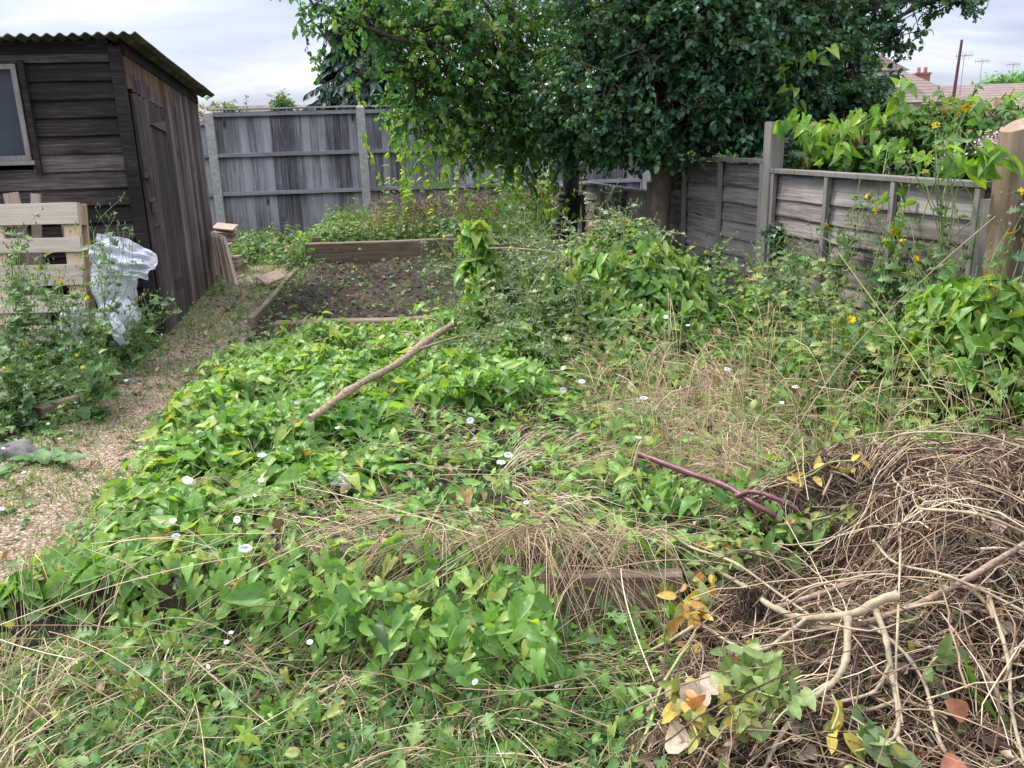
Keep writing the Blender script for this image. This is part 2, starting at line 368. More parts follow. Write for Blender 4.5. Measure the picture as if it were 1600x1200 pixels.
M['weed'] = leafmat('weed_leaf', [(0, (.03, .08, .028)), (.5, (.085, .18, .05)), (.85, (.17, .26, .075)), (1, (.30, .30, .10))], .5, .3)
M['greyweed'] = leafmat('seedy_weed_leaf', [(0, (.08, .115, .065)), (.6, (.19, .25, .14)), (1, (.36, .35, .24))], .7, .2)
M['ivy'] = leafmat('ivy_leaf', [(0, (.008, .035, .014)), (1, (.03, .09, .03))], .3, .1, spec=.5)
M['grass'] = leafmat('grass_blade', [(0, (.04, .11, .025)), (.5, (.10, .2, .045)), (.75, (.22, .28, .09)), (1, (.42, .36, .19))], .5, .35, .1)
M['cutleaf'] = leafmat('wilting_leaf', [(0, (.07, .12, .04)), (.45, (.17, .24, .07)), (.7, (.26, .28, .08)), (.85, (.5, .36, .06)), (1, (.42, .19, .06))], .45, .25)
M['dryleaf'] = leafmat('dry_leaf', [(0, (.12, .07, .045)), (.5, (.28, .19, .13)), (1, (.5, .41, .32))], .8, .15, .2)
M['straw'] = tintmat('dry_straw', [(0, (.11, .07, .04)), (.4, (.29, .20, .115)), (.8, (.50, .38, .23)), (1, (.64, .53, .37))], .65, .3, 20.)
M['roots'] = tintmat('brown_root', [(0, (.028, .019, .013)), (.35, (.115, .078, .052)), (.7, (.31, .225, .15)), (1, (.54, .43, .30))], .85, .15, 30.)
M['stem'] = tintmat('green_stem', [(0, (.06, .12, .03)), (.5, (.16, .24, .07)), (1, (.36, .38, .18))], .5, .3)
M['twig'] = tintmat('twig_bark', [(0, (.022, .018, .015)), (.5, (.07, .055, .045)), (1, (.16, .13, .10))], .8, .2, 20)
M['bark'] = plain('tree_bark', (.055, .045, .04), .9, .2, 0, 14, .6, .8)
M['hbark'] = plain('smooth_bark', (.17, .12, .10), .8, .25, 0, 9, .45, .5)
M['palebark'] = plain('pale_bark', (.33, .27, .175), .65, .3, 0, 26, .35, .5)
M['redbark'] = plain('red_bark', (.12, .04, .05), .4, .45, 0, 25, .35, .3)
M['brokenwood'] = plain('peeled_stick', (.28, .20, .14), .85, .2, 0, 55, .6, .9)
M['petal'] = plain('white_petal', (.70, .68, .71), .5, .2, 0, 60, .05)
M['yellow'] = plain('yellow_petal', (.80, .55, .02), .6, .2, 0, 60, .1)
M['pink'] = plain('pale_pink_petal', (.62, .42, .46), .6, .2, 0, 60, .2)
M['calyx'] = plain('bud_green', (.10, .16, .06), .6, .2, 0, 60, .2)
M['fluff'] = plain('seed_fluff', (.68, .63, .55), .9, .1, 0, 60, .2)
M['shedH'] = woodmat('dark_shed_cladding', [(.3, (.007, .006, .006)), (.46, (.022, .017, .016)), (.58, (.065, .052, .047)), (.78, (.19, .16, .145))], 0, .9, moss=None, bump=.6, stain=(.005, .005, .006))
M['shedV'] = woodmat('grey_brown_shed_boards', [(.29, (.017, .012, .011)), (.44, (.065, .047, .040)), (.57, (.155, .12, .105)), (.8, (.32, .275, .25))], 2, .8, bump=.6, stain=(.02, .013, .01))
M['shedD'] = woodmat('dark_door_boards', [(.29, (.012, .009, .009)), (.46, (.045, .034, .030)), (.6, (.11, .085, .075)), (.8, (.26, .22, .20))], 2, .8, bump=.6)
M['shedO'] = woodmat('fresh_orange_boards', [(.3, (.06, .035, .022)), (.5, (.17, .095, .055)), (.75, (.32, .20, .12))], 2, .8, bump=.5)
M['fenceV'] = woodmat('silvered_feather_boards', [(.3, (.045, .041, .044)), (.43, (.15, .143, .152)), (.55, (.275, .265, .285)), (.8, (.43, .42, .45))], 2, .55, stain=(.035, .033, .034), bump=.5, stainscale=1.1)
M['railw'] = woodmat('silvered_rail', [(.3, (.14, .13, .14)), (.6, (.30, .30, .32)), (.85, (.42, .42, .45))], 0, .8, knots=False)
M['fenceH'] = woodmat('lapped_fence_slats', [(.3, (.045, .035, .032)), (.44, (.135, .112, .105)), (.57, (.26, .232, .22)), (.8, (.43, .40, .39))], 0, .6, stain=(.06, .05, .045), bump=.5)
M['fenceB'] = woodmat('fence_batten', [(.3, (.09, .078, .068)), (.6, (.22, .20, .185)), (.85, (.35, .33, .31))], 2, .8, moss=(.13, .16, .10), knots=False)
M['brownpost'] = woodmat('brown_post', [(.3, (.11, .072, .045)), (.55, (.24, .17, .115)), (.85, (.36, .29, .22))], 2, .35, stain=(.36, .33, .31), bump=.5)
M['pallet'] = woodmat('pale_pallet_wood', [(.25, (.34, .27, .20)), (.5, (.52, .44, .35)), (.8, (.66, .58, .49))], 0, .6, bump=.25)
M['bedtimber'] = woodmat('bed_timber', [(.3, (.05, .033, .023)), (.48, (.16, .115, .08)), (.75, (.36, .28, .21))], 0, .6, moss=(.10, .11, .06), bump=.6)
M['lath'] = woodmat('lath_wood', [(.28, (.16, .11, .08)), (.5, (.34, .25, .19)), (.8, (.52, .43, .36))], 2, .8)
M['concrete'] = plain('post_concrete', (.33, .32, .30), .9, .2, 0, 30, .3, .3)
M['gravelboard'] = plain('gravel_board_concrete', (.24, .22, .20), .9, .2, 0, 20, .4, .3)
M['rust'] = plain('rusty_iron', (.11, .085, .075), .7, .4, .4, 40, .4, .3)
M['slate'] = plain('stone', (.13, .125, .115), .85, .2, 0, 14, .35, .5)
M['sack'] = None

# ------------------------------------------------------------------ the lie of the land
def base_h(x, y):
    return .03*np.clip(y, 0, 10.5) + .12*ss(.4, 1.8, x)*ss(2.5, 5.0, y)*(1-ss(7.2, 10, y))
def land(x, y):
    x = np.asarray(x, float); y = np.asarray(y, float)
    b = base_h(x, y)+.03*(fbm(x, y, .9)-.5)
    wob = .12*(fbm(x, y, 1.7)-.5)
    bed = ss(-1.85, -1.5, x+wob)*(1-ss(5.85, 6.1, y+wob))
    frontcliff = ss(2.44, 2.50, y)
    bedz = np.maximum(b, .27+.06*(fbm(x, y, 2.3)-.5))
    b = b*(1-bed*frontcliff)+bedz*bed*frontcliff
    soil = ss(-2.28, -2.1, x)*(1-ss(.9, 1.3, x))*ss(5.9, 6.0, y)*(1-ss(9.4, 9.5, y))
    b = b+soil*(.03+.07*(fbm(x, y, 3.1)-.5)+.07*(fbm(x, y, 7)-.5))
    bb = ss(-2.3, -2.2, x)*ss(9.58, 9.66, y)*(1-ss(11.4, 11.7, y))
    b = b+bb*(.15+.18*(fbm(x, y, 1.1)-.35))
    b = b+.66*np.exp(-((x-.72)/.38)**2-((y-5.25)/.5)**2)+.38*np.exp(-((x-.15)/.35)**2-((y-5.3)/.45)**2)+.16*np.exp(-((x-1.3)/.6)**2-((y-5.0)/.5)**2)
    b = b+.14*np.exp(-((x-2.1)/.5)**2-((y-4.1)/.6)**2)
    return b
def heap(x, y):
    x = np.asarray(x, float); y = np.asarray(y, float); return np.clip(heap_top(x, y)-land(x, y), 0, 2)
def heap_top(x, y):
    n = fbm(x, y, 2.1)-.5
    ex = ss(.25, 1.35, x+.3*n); ey = ss(.4, 2.3, y)*(1-ss(2.75, 3.3, y+.3*n))
    return (.60+.30*n-.04*ss(1.6, 2.2, x))*ex**.8*ey+.05*(fbm(x, y, 6)-.5)*ex*ey-.05+.19*np.exp(-((x-.42)/.3)**2-((y-1.75)/.4)**2)
def S(x, y): return land(x, y)+heap(x, y)
def on(u, v, lift=0., tmin=1.3, tmax=14):
    d = ray(u, v); t = np.arange(tmin, tmax, .01); P = np.array([0, 0, EZ])+t[:, None]*d
    k = np.argmax(P[:, 2] < S(P[:, 0], P[:, 1])+lift)
    return P[k] if k else P[-1]

def grid(name, xs, ys, zf, mat, mask=None, lift=0., smooth=True):
    X, Y = np.meshgrid(xs, ys, indexing='ij'); Z = zf(X, Y)+lift
    nx, ny = X.shape; V = np.stack([X, Y, Z], -1).reshape(-1, 3)
    i = np.arange(nx-1)[:, None]*ny+np.arange(ny-1)[None]
    F = np.stack([i, i+ny, i+ny+1, i+1], -1).reshape(-1, 4)
    if mask is not None:
        c = V[F].mean(1); F = F[mask(c[:, 0], c[:, 1])]
    g = Geo(); g.add(V, F, .5); return g.build(name, mat, None, smooth)
def groundmat():
    mt, t, b, o = newmat('soil_and_litter'); gn = N(t, 'ShaderNodeNewGeometry'); p = gn.outputs['Position']
    n1 = N(t, 'ShaderNodeTexNoise', ins={'Scale': 9., 'Detail': 8., 'Roughness': .7}); t.links.new(p, n1.inputs[0])
    n2 = N(t, 'ShaderNodeTexNoise', ins={'Scale': 1.3, 'Detail': 4.}); t.links.new(p, n2.inputs[0])
    vo = N(t, 'ShaderNodeTexVoronoi', ins={'Scale': 60.}); t.links.new(p, vo.inputs[0])
    c1 = ramp(t, [(.3, (.008, .005, .0035)), (.5, (.025, .0155, .010)), (.7, (.065, .042, .028))], n1.outputs[0]).outputs[0]
    c2 = ramp(t, [(.3, (.03, .04, .015)), (.7, (.13, .11, .06))], n1.outputs[0]).outputs[0]
    f = N(t, 'ShaderNodeMapRange', ins={1: .5, 2: .62, 3: 0., 4: .35}); t.links.new(n2.outputs[0], f.inputs[0])
    c = mixc(t, c1, c2, f.outputs[0]); t.links.new(c, b.inputs['Base Color']); b.inputs['Roughness'].default_value = .95
    h = math_(t, 'ADD', n1.outputs[0], math_(t, 'MULTIPLY', vo.outputs['Distance'], .3))
    bu = N(t, 'ShaderNodeBump', ins={'Strength': .9, 'Distance': .03}); t.links.new(h, bu.inputs['Height']); t.links.new(bu.outputs[0], b.inputs['Normal']); return mt
def gravelmat():
    mt, t, b, o = newmat('pea_gravel'); gn = N(t, 'ShaderNodeNewGeometry'); p = gn.outputs['Position']
    vo = N(t, 'ShaderNodeTexVoronoi', ins={'Scale': 75.}); t.links.new(p, vo.inputs[0])
    sp = N(t, 'ShaderNodeSeparateXYZ'); t.links.new(vo.outputs['Color'], sp.inputs[0])
    c = ramp(t, [(0, (.13, .08, .05)), (.35, (.28, .185, .12)), (.7, (.39, .28, .19)), (1, (.52, .42, .31))], sp.outputs[0]).outputs[0]
    e = N(t, 'ShaderNodeMapRange', ins={1: .3, 2: .75, 3: 0., 4: .75}); t.links.new(vo.outputs['Distance'], e.inputs[0])
    c = mixc(t, c, (.09, .065, .045), e.outputs[0])
    n2 = N(t, 'ShaderNodeTexNoise', ins={'Scale': 2.4, 'Detail': 6., 'Roughness': .65}); t.links.new(p, n2.inputs[0])
    f = N(t, 'ShaderNodeMapRange', ins={1: .5, 2: .7, 3: 0., 4: .7}); t.links.new(n2.outputs[0], f.inputs[0])
    c = mixc(t, c, (.12, .10, .05), f.outputs[0])
    t.links.new(c, b.inputs['Base Color']); b.inputs['Roughness'].default_value = .85
    bu = N(t, 'ShaderNodeBump', ins={'Strength': .8, 'Distance': .012}); bu.invert = True; t.links.new(vo.outputs['Distance'], bu.inputs['Height']); t.links.new(bu.outputs[0], b.inputs['Normal']); return mt
M['soil'] = groundmat(); M['gravel'] = gravelmat()
xs = np.r_[-900, -300, -120, -60, -30, -15, np.arange(-8, -4, .25), np.arange(-4, 4, .05), np.arange(4, 8, .25), 8, 15, 30, 60, 120, 300, 900]
ys = np.r_[-300, -60, -20, -8, -3, np.arange(-1, 1, .25), np.arange(1, 12.4, .05), 12.6, 14, 18, 25, 40, 70, 120, 250, 600, 1500]
tag(grid('ground', xs, ys, land, M['soil']), None, None, kind='structure')

def pathw(x, y):     # >0 on the path
    l = np.interp(y, [0, 2.6, 3.4, 4.1, 4.6, 5.7, 6.5, 7.5, 8.6, 9.4], [-3.2, -2.25, -2.3, -2.5, -2.5, -2.62, -2.66, -2.86, -3.0, -2.9])
    r = np.interp(y, [0, 2.6, 3.4, 4.1, 4.6, 5.7, 6.5, 7.5, 8.6, 9.4], [-1.5, -1.58, -1.66, -1.76, -1.86, -1.92, -1.95, -2.2, -2.32, -2.4])
    return np.minimum(np.minimum(x-l, r-x), y-2.68-.25*(x+2.))
tag(grid('gravel_path', np.arange(-4.7, -1.4, .05), np.arange(1, 9.6, .05), land, M['gravel'],
         mask=lambda x, y: pathw(x, y)+.25*(fbm(x, y, 3)-.5) > 0, lift=.006), None, None, kind='structure')

# ------------------------------------------------------------------ shed
def build_shed():
    A = np.array([-2.70, 6.52, .17]); d = np.array([-.30, 2.30]); L = np.linalg.norm(d); rz = math.atan2(d[1], d[0])-math.pi/2
    sh = thing('garden_shed', 'weathered dark timber shed with corrugated lean-to roof beside the gravel path', 'shed', tuple(A), rz)
    W = 2.6; H1 = 2.10; H2 = 1.84
    # local: origin at the near right corner, +y along the door side, -x along the window side
    g = Geo(); n = 17; bh = .1235
    for i in range(n):
        z0 = .06+i*bh; t = rng.random()
        if z0 < 1.28 or z0 > 2.0:
            plank(g, 0, -W, -.075, *(-.030, -.006), z0-.012, z0+bh+.008, tint=t, n=30, wob=.002, tilt=0) if False else None
        segs = [(-W, -.075)] if (z0+bh < 1.40 or z0 > 1.98) else [(-W, -1.45), (-.70, -.075)]
        for a0, a1 in segs:
            # feather edge board: thick at the bottom, thin at the top
            nx = 24; xx = np.linspace(a0, a1, nx); ph = rng.random()*90
            zb = z0-.012+.007*(fbm(xx*2+ph, xx*0+ph, 1.5, 3)-.5); zt = z0+bh+.01
            yb = -.034+.004*(fbm(xx+ph, xx*0, 2.)-.5)
            P = [np.c_[xx, yb, zb], np.c_[xx, yb-.001, zb+.006], np.c_[xx, xx*0-.008, xx*0+zt], np.c_[xx, xx*0+.004, xx*0+zt], np.c_[xx, xx*0+.004, zb]]
            V = np.stack(P, 1); k = np.arange(nx-1)[:, None]*5; j = np.arange(5)[None]; j2 = (j+1) % 5
            g.add(V.reshape(-1, 3), np.stack([k+j, k+j2, k+5+j2, k+5+j], -1).reshape(-1, 4), t)
            g.add(V[-1], [[0, 1, 2, 3, 4]], t)
    g.build('front_cladding', M['shedH'], sh, smooth=False)
    g = Geo(); plank(g, 2, -.02, H1+.02, -.072, .012, -.05, -.002, .3, bev=.004); 
    V = g.V
    o = g.build('corner_post', M['shedH'], sh, smooth=False)
    # the plank helper runs b along x for axis 2 -> x in (-.072,.012), y in (-.05,-.002)
    # door side
    def wallH(y): return H1-.03-(H1-H2)*y/L
    g = Geo(); go = Geo(); y = .0; bw = .098
    D0, D1 = .05, .83
    while y < L-.001:
        y1 = min(L, y+bw); t = rng.random()
        ztop = wallH((y+y1)/2)
        dz0 = 0.0
        if y1 > D0+.01 and y < D1-.01: dz0 = 1.83-(y-D0)*.12
        fo = ztop-(.10+.12*rng.random()) if y < 1.3 else ztop
        for (za, zb_, gg) in ((dz0 if dz0 else -.01+.02*rng.random(), fo, g), (fo, ztop, go)):
            if zb_-za < .02: continue
            if za == dz0 and dz0 and gg is g and fo < dz0: continue
            za2 = max(za, dz0) if gg is go else za
            plank(gg, 2, za2, zb_, 0, .018+.005*rng.random(), y+.002, y1-.001, tint=t, n=8, wob=.0015, bev=.002)
        y = y1
    # plank axis 2: b -> x, c -> y
    g.build('side_wall', M['shedV'], sh, smooth=False); go.build('fresh_board_tops', M['shedO'], sh, smooth=False)
    g = Geo(); box(g, -W, -.002, .01, L, 0, .05, .2); box(g, -W, -W+.04, .0, L, 0, 1.9, .2); box(g, -W, 0, L-.03, L-.003, 0, 1.8, .3)
    box(g, -.04, -.004, .012, L-.04, 0, 1.80, .2); V_ = np.array([[-.035, .012, 1.79], [-.035, L-.04, 1.79], [-.035, L-.04, H2-.02], [-.035, .012, H1-.02], [-.005, .012, 1.79], [-.005, L-.04, 1.79], [-.005, L-.04, H2-.02], [-.005, .012, H1-.02]]); g.add(V_, [[0, 1, 2, 3], [5, 4, 7, 6], [3, 2, 6, 7]], .2)
    g.build('back_wall', M['shedH'], sh, smooth=False)
    dr = thing_part('door', sh)
    g = Geo(); y = D0+.008; k = 0
    while y < D1-.01:
        y1 = min(D1-.008, y+.11+.02*rng.random()); zt = 1.815-(y-D0)*.12
        plank(g, 2, .02+.02*rng.random(), zt, .004, .030+.004*rng.random(), y+.001, y1-.002, tint=rng.random(), n=9, wob=.002, bev=.002); y = y1
    box(g, .032, .038, D0+.45, D1-.02, .30, .38, .1)
    d_ = g.build('door_panel', M['shedD'], dr, smooth=False)
    g = Geo(); V = np.array([[.036, D1-.46, 1.535], [.036, D1+.0, 1.475], [.036, D1+.0, 1.565], [.046, D1-.46, 1.535], [.046, D1, 1.475], [.046, D1, 1.565]])
    V[:, 2] += .07
    g.add(V, [[3, 4, 5], [0, 2, 1]], .5); g.add(V, [[0, 1, 4, 3], [1, 2, 5, 4], [2, 0, 3, 5]], .5)
    box(g, .03, .05, D1+.002, D1+.022, 1.48, 1.68, .5); g.build('hinge', M['rust'], dr, smooth=False)
    for nm, z in (('latch', 1.22), ('padlock', 1.02), ('knob', .86)):
        g = Geo()
        if nm == 'latch': box(g, .035, .05, .03, .17, z, z+.035); box(g, .05, .065, .10, .13, z-.03, z+.07)
        elif nm == 'padlock':
            box(g, .04, .065, .09, .15, z-.06, z+.0); a = np.linspace(0, math.pi, 9)
            tubes(g, np.c_[a*0+.052, .12+.022*np.cos(a), z+.035*np.sin(a)], .005, 5); box(g, .035, .05, .06, .2, z+.02, z+.045)
        else:
            a = np.array([[.03, .12, z], [.06, .12, z], [.08, .12, z]]); tubes(g, a, [.01, .012, .026], 8); cap(g, a[-1], [1, 0, 0], .026)
        g.build(nm, M['rust'], dr, smooth=False)
    # window
    wn = thing_part('window', sh)
    wx0, wx1, wz0, wz1 = -1.45, -.70, 1.37, 2.02
    g = Geo(); 
    for (a, b, c, d2) in ((wx0, wx1, wz0, wz0+.035), (wx0, wx1, wz1-.035, wz1), (wx0, wx0+.035, wz0+.035, wz1-.035), (wx1-.035, wx1, wz0+.035, wz1-.035)):
        box(g, a, b, -.045, .0, c, d2, rng.random())
    g.build('frame', M['fenceB'], wn, smooth=False)
    g = Geo(); box(g, wx0-.03, wx1+.03, -.065, -.02, wz0-.03, wz0-.001, .9); g.build('sill', M['fenceB'], wn, smooth=False)
    g = Geo(); z = wz0+.03
    while z < wz1-.03:
        V = np.array([[wx0+.03, .03, z], [wx1-.03, .03, z], [wx1-.03, .018, z+.0165], [wx0+.03, .018, z+.0165]]); g.add(V, [[0, 1, 2, 3]], .5); 
        g.add(V+np.array([0, .001, -.001]), [[3, 2, 1, 0]], .5); z += .0155
    g.build('blind', M['blind'], wn, smooth=False)
    g = Geo(); box(g, wx0+.035, wx1-.035, -.022, -.018, wz0+.035, wz1-.035); g.build('pane', M['glass'], wn, smooth=False)
    g = Geo(); plank(g, 2, wz0-.1, 2.04, wx1+.025, wx1+.065, -.07, -.04, .2); g.build('brace_board', M['shedH'], wn, smooth=False)
    # roof
    g = Geo(); ov = .13; nx = 36*8; X = np.linspace(-W-.1, .16, nx); amp = .011
    pr = amp*np.cos(X/.083*2*math.pi)
    ysr = np.linspace(-.17, L+.17, 12); s = -(H1-H2)/L
    top = np.stack([np.stack([X, X*0+yy, H1+.075+s*yy+pr+.01*(vnoise(X*2+yy, X*0+yy*3)-.5)], -1) for yy in ysr], 1)
    V = top.reshape(-1, 3); ny = len(ysr); i = np.arange(nx-1)[:, None]*ny+np.arange(ny-1)[None]
    F = np.stack([i, i+ny, i+ny+1, i+1], -1).reshape(-1, 4)
    g.add(V, F, .5); V2 = V-np.array([0, 0, .007]); g.add(V2, F[:, ::-1], .5)
    e0 = top[:, 0]; e1 = e0-np.array([0, 0, .007]); E = np.stack([e0, e1], 1).reshape(-1, 3); k = np.arange(nx-1)*2
    g.add(E, np.stack([k, k+1, k+3, k+2], -1), .5)
    e0 = top[-1]; e1 = e0-np.array([0, 0, .007]); E = np.stack([e0, e1], 1).reshape(-1, 3); k = np.arange(ny-1)*2
    g.add(E, np.stack([k, k+1, k+3, k+2], -1), .5)
    g.build('corrugated_roof', M['roofsheet'], sh)
    g = Geo()
    for (xa, xb) in ((-.03, .03),):
        V = np.array([[xa, -.0, H1-.03], [xb, 0, H1-.03], [xb, 0, H1+.04], [xa, 0, H1+.04], [xa, L, H2-.03], [xb, L, H2-.03], [xb, L, H2+.04], [xa, L, H2+.04]])
        g.add(V, [[0, 1, 2, 3], [5, 4, 7, 6], [1, 5, 6, 2], [4, 0, 3, 7], [3, 2, 6, 7], [0, 4, 5, 1]], .4)
    box(g, -W, -.04, -.03, .02, H1-.02, H1+.045, .2)
    g.build('roof_bearer', M['shedH'], sh, smooth=False)
def thing_part(name, parent):
    o = bpy.data.objects.new(name, None); COL.objects.link(o); o.parent = parent; return o
def glassm():
    mt, t, b, o = newmat('window_glass'); b.inputs['Base Color'].default_value = (.03, .035, .045, 1); b.inputs['Roughness'].default_value = .15
    b.inputs['Specular IOR Level'].default_value = .35; b.inputs['Alpha'].default_value = .3; return mt
M['glass'] = glassm(); M['blind'] = plain('blue_grey_blind', (.40, .45, .54), .6, .3, 0, 3, .25)
def roofm():
    mt, t, b, o = newmat('mossy_corrugated_sheet'); tcn = N(t, 'ShaderNodeTexCoord')
    n1 = N(t, 'ShaderNodeTexNoise', ins={'Scale': 5., 'Detail': 7., 'Roughness': .7}); t.links.new(tcn.outputs['Object'], n1.inputs[0])
    c = ramp(t, [(.3, (.035, .045, .022)), (.5, (.09, .095, .06)), (.7, (.22, .22, .20))], n1.outputs[0]).outputs[0]
    t.links.new(c, b.inputs['Base Color']); b.inputs['Roughness'].default_value = .9
    bu = N(t, 'ShaderNodeBump', ins={'Strength': .4, 'Distance': .01}); t.links.new(n1.outputs[0], bu.inputs['Height']); t.links.new(bu.outputs[0], b.inputs['Normal']); return mt
M['roofsheet'] = roofm()
build_shed()

# ------------------------------------------------------------------ back fence
def build_back_fence():
    P1 = np.array([-3.79, 11.62]); P2 = np.array([-1.885, 11.84]); d = unit(P2-P1); step = np.linalg.norm(P2-P1); rz = math.atan2(d[1], d[0])
    fe = thing('back_fence', 'tall silver-grey closeboard fence with concrete posts across the end of the garden', 'fence', (P1[0], P1[1], .22), rz)
    top = 1.78
    for i in range(-2, 4):
        x = i*step; g = Geo(); zt = top+(.0 if i == 0 else .03)-(.09 if i < 0 else 0); wd = .055
        V = []
        for z, k in ((-.3, 1), (zt-.03, 1), (zt, .45)):
            for a, b in ((-wd, -.06), (wd, -.06), (wd, .06), (-wd, .06)): V.append((x+a*k, b*k-.02, z))
        F = []
        for l in range(2):
            for j in range(4): F.append([l*4+j, l*4+(j+1) % 4, l*4+4+(j+1) % 4, l*4+4+j])
        F.append([8, 9, 10, 11]); g.add(V, F, .5); g.build('concrete_post', M['concrete'], fe, smooth=False)
        if i == 3: continue
        x0, x1 = x+wd, x+step-wd; tp = top-(.10 if i < 0 else 0)
        g = Geo(); xx = x0
        while xx < x1-.01:
            xe = min(x1, xx+.1); t = np.clip(.5+.35*rng.normal(), 0, 1)
            nz = 8; z = np.linspace(.16, tp-.02, nz); pr = [(xx-.006, -.018), (xe, -.008), (xe, 0), (xx-.006, 0)]
            V = np.array([[[a, b, zz] for a, b in pr] for zz in z]).reshape(-1, 3); k = np.arange(nz-1)[:, None]*4; j = np.arange(4)[None]; j2 = (j+1) % 4
            g.add(V, np.stack([k+j, k+j2, k+4+j2, k+4+j], -1).reshape(-1, 4), t); xx = xe
        g.build('board_panel', M['fenceV'], fe, smooth=False)
        for z in (1.22, .73, tp-.055):
            g = Geo(); plank(g, 0, x0, x1, -.062, -.02, z-.022, z+.028, rng.random(), n=20, wob=.004, bev=.004)
            g.build('rail', M['railw'], fe, smooth=False)
        g = Geo(); plank(g, 0, x0, x1, -.075, .015, tp-.0, tp+.022, rng.random(), n=12); g.build('capping', M['railw'], fe, smooth=False)
        g = Geo(); plank(g, 0, x0, x1, -.045, -.003, -.1, .157, rng.random(), n=12); g.build('gravel_board', M['railw'], fe, smooth=False)
build_back_fence()

# ------------------------------------------------------------------ side fence
FP = [np.array([2.21-.46*(i), 3.92+1.84*i]) for i in range(-1, 5)]        # posts, near to far
def build_side_fence():
    d = unit(FP[1]-FP[2]); rz = math.atan2(d[1], d[0]); L = float(np.linalg.norm(FP[1]-FP[2]))
    O = FP[5]
    fe = thing('side_fence', 'lapped slat fence panels stepping down along the right side', 'fence', (O[0], O[1], 0), rz)
    # local x runs from the far corner towards the camera, -y faces the garden (left of travel is +y)
    tops = [1.03, 1.07, 1.13, 1.43, 1.375, 1.37][::1]; 
    # panels from far: index 0..4
    ptop = [1.03, 1.08, 1.43, 1.375, 1.36]; pbot = [-.05, 0., .18, .22, .2]
    ptop = [1.05, 1.12, 1.43, 1.375, 1.36]
    for i in range(5):
        x0 = i*L+.055; x1 = (i+1)*L-.055; b, t = pbot[i], ptop[i]
        if i == 2: pass
        g = Geo(); n = 10; hh = (t-b-.05)/n; k = 0
        for j in range(n):
            z0 = b+j*hh; tt = rng.random()
            nx = 40; X = np.linspace(x0, x1, nx); ph = rng.random()*99
            zb = z0-.022+.016*(fbm(X*1.6+ph, X*0+ph, 1.5, 4)-.5)*2; zt_ = z0+hh+.012; 
            yb = -.030+.008*(fbm(X+ph, X*0, 2.)-.5)
            Q = [np.c_[X, yb, zb], np.c_[X, yb, zb+.009], np.c_[X, X*0-.009, X*0+zt_], np.c_[X, X*0-.001, X*0+zt_], np.c_[X, yb+.008, zb]]
            V = np.stack(Q, 1); k = np.arange(nx-1)[:, None]*5; jj = np.arange(5)[None]; j2 = (jj+1) % 5
            g.add(V.reshape(-1, 3), np.stack([k+jj, k+j2, k+5+j2, k+5+jj], -1).reshape(-1, 4)[:, ::-1], tt)
        g.build('slat_panel', M['fenceH'], fe, smooth=False)
        for q in range(4):
            xx = x0+.018+(x1-x0-.036)*q/3; g = Geo(); plank(g, 2, b-.02, t-.03, xx-.018, xx+.018, -.062, -.034, rng.random(), n=10, wob=.002)
            g.build('batten', M['fenceB'], fe, smooth=False)
        g = Geo(); plank(g, 0, x0-.01, x1+.01, -.065, .01, t-.028, t, rng.random(), n=16, wob=.002)
        g.build('cap_rail', M['fenceB'], fe, smooth=False)
        g = Geo(); plank(g, 0, x0, x1, -.05, -.005, b-.16, b-.02, rng.random(), n=10); g.build('gravel_board', M['bedtimber'], fe, smooth=False)
    for i, (zb, zt_) in enumerate([(-.2, 1.1), (-.2, 1.15), (-.1, 1.2), (0, 1.665), (0, 1.3), (0, 1.5)]):
        x = i*L; g = Geo(); plank(g, 2, zb, zt_, x-.045, x+.045, -.07, .03, rng.random(), n=14, bev=.005)
        z = zt_; g.build('post', M['fenceB'] if i != 4 else M['fenceB'], fe, smooth=False)
build_side_fence()
def build_brown_post():
    c = FP[1]+np.array([-.03, -.13]); t = thing('timber_post', 'thick rounded brown timber post standing tall at the right end of the fence', 'post', (c[0], c[1], .1), .35)
    n = 26; z = np.linspace(0, 1.52, n); an = np.arange(20)/20*2*math.pi; V = []
    for i, zz in enumerate(z):
        r = .064*(1-.05*(zz/1.6)); 
        for a in an: 
            rr = r/max(abs(math.cos(a)), abs(math.sin(a)), .80)**.9
            V.append((rr*math.cos(a)+.004*math.sin(zz*3), rr*math.sin(a), zz+(.03*math.cos(a) if i == n-1 else 0)))
    g = Geo(); k = np.arange(n-1)[:, None]*20; j = np.arange(20)[None]; j2 = (j+1) % 20
    F = np.stack([k+j, k+j2, k+20+j2, k+20+j], -1).reshape(-1, 4); g.add(V, F, .5); tv = np.array(V[-20:]); g.add(np.r_[[tv.mean(0)], tv], [[0, 1+i, 1+(i+1) % 20] for i in range(20)], .9)
    g.build('shaft', M['brownpost'], t)
    for k in range(2):
        g = Geo(); tubes(g, [[-.02+.04*k, -.05, 1.2], [-.02+.04*k, -.072, 1.2]], .004, 6); g.build('nail', M['rust'], t)
build_brown_post()

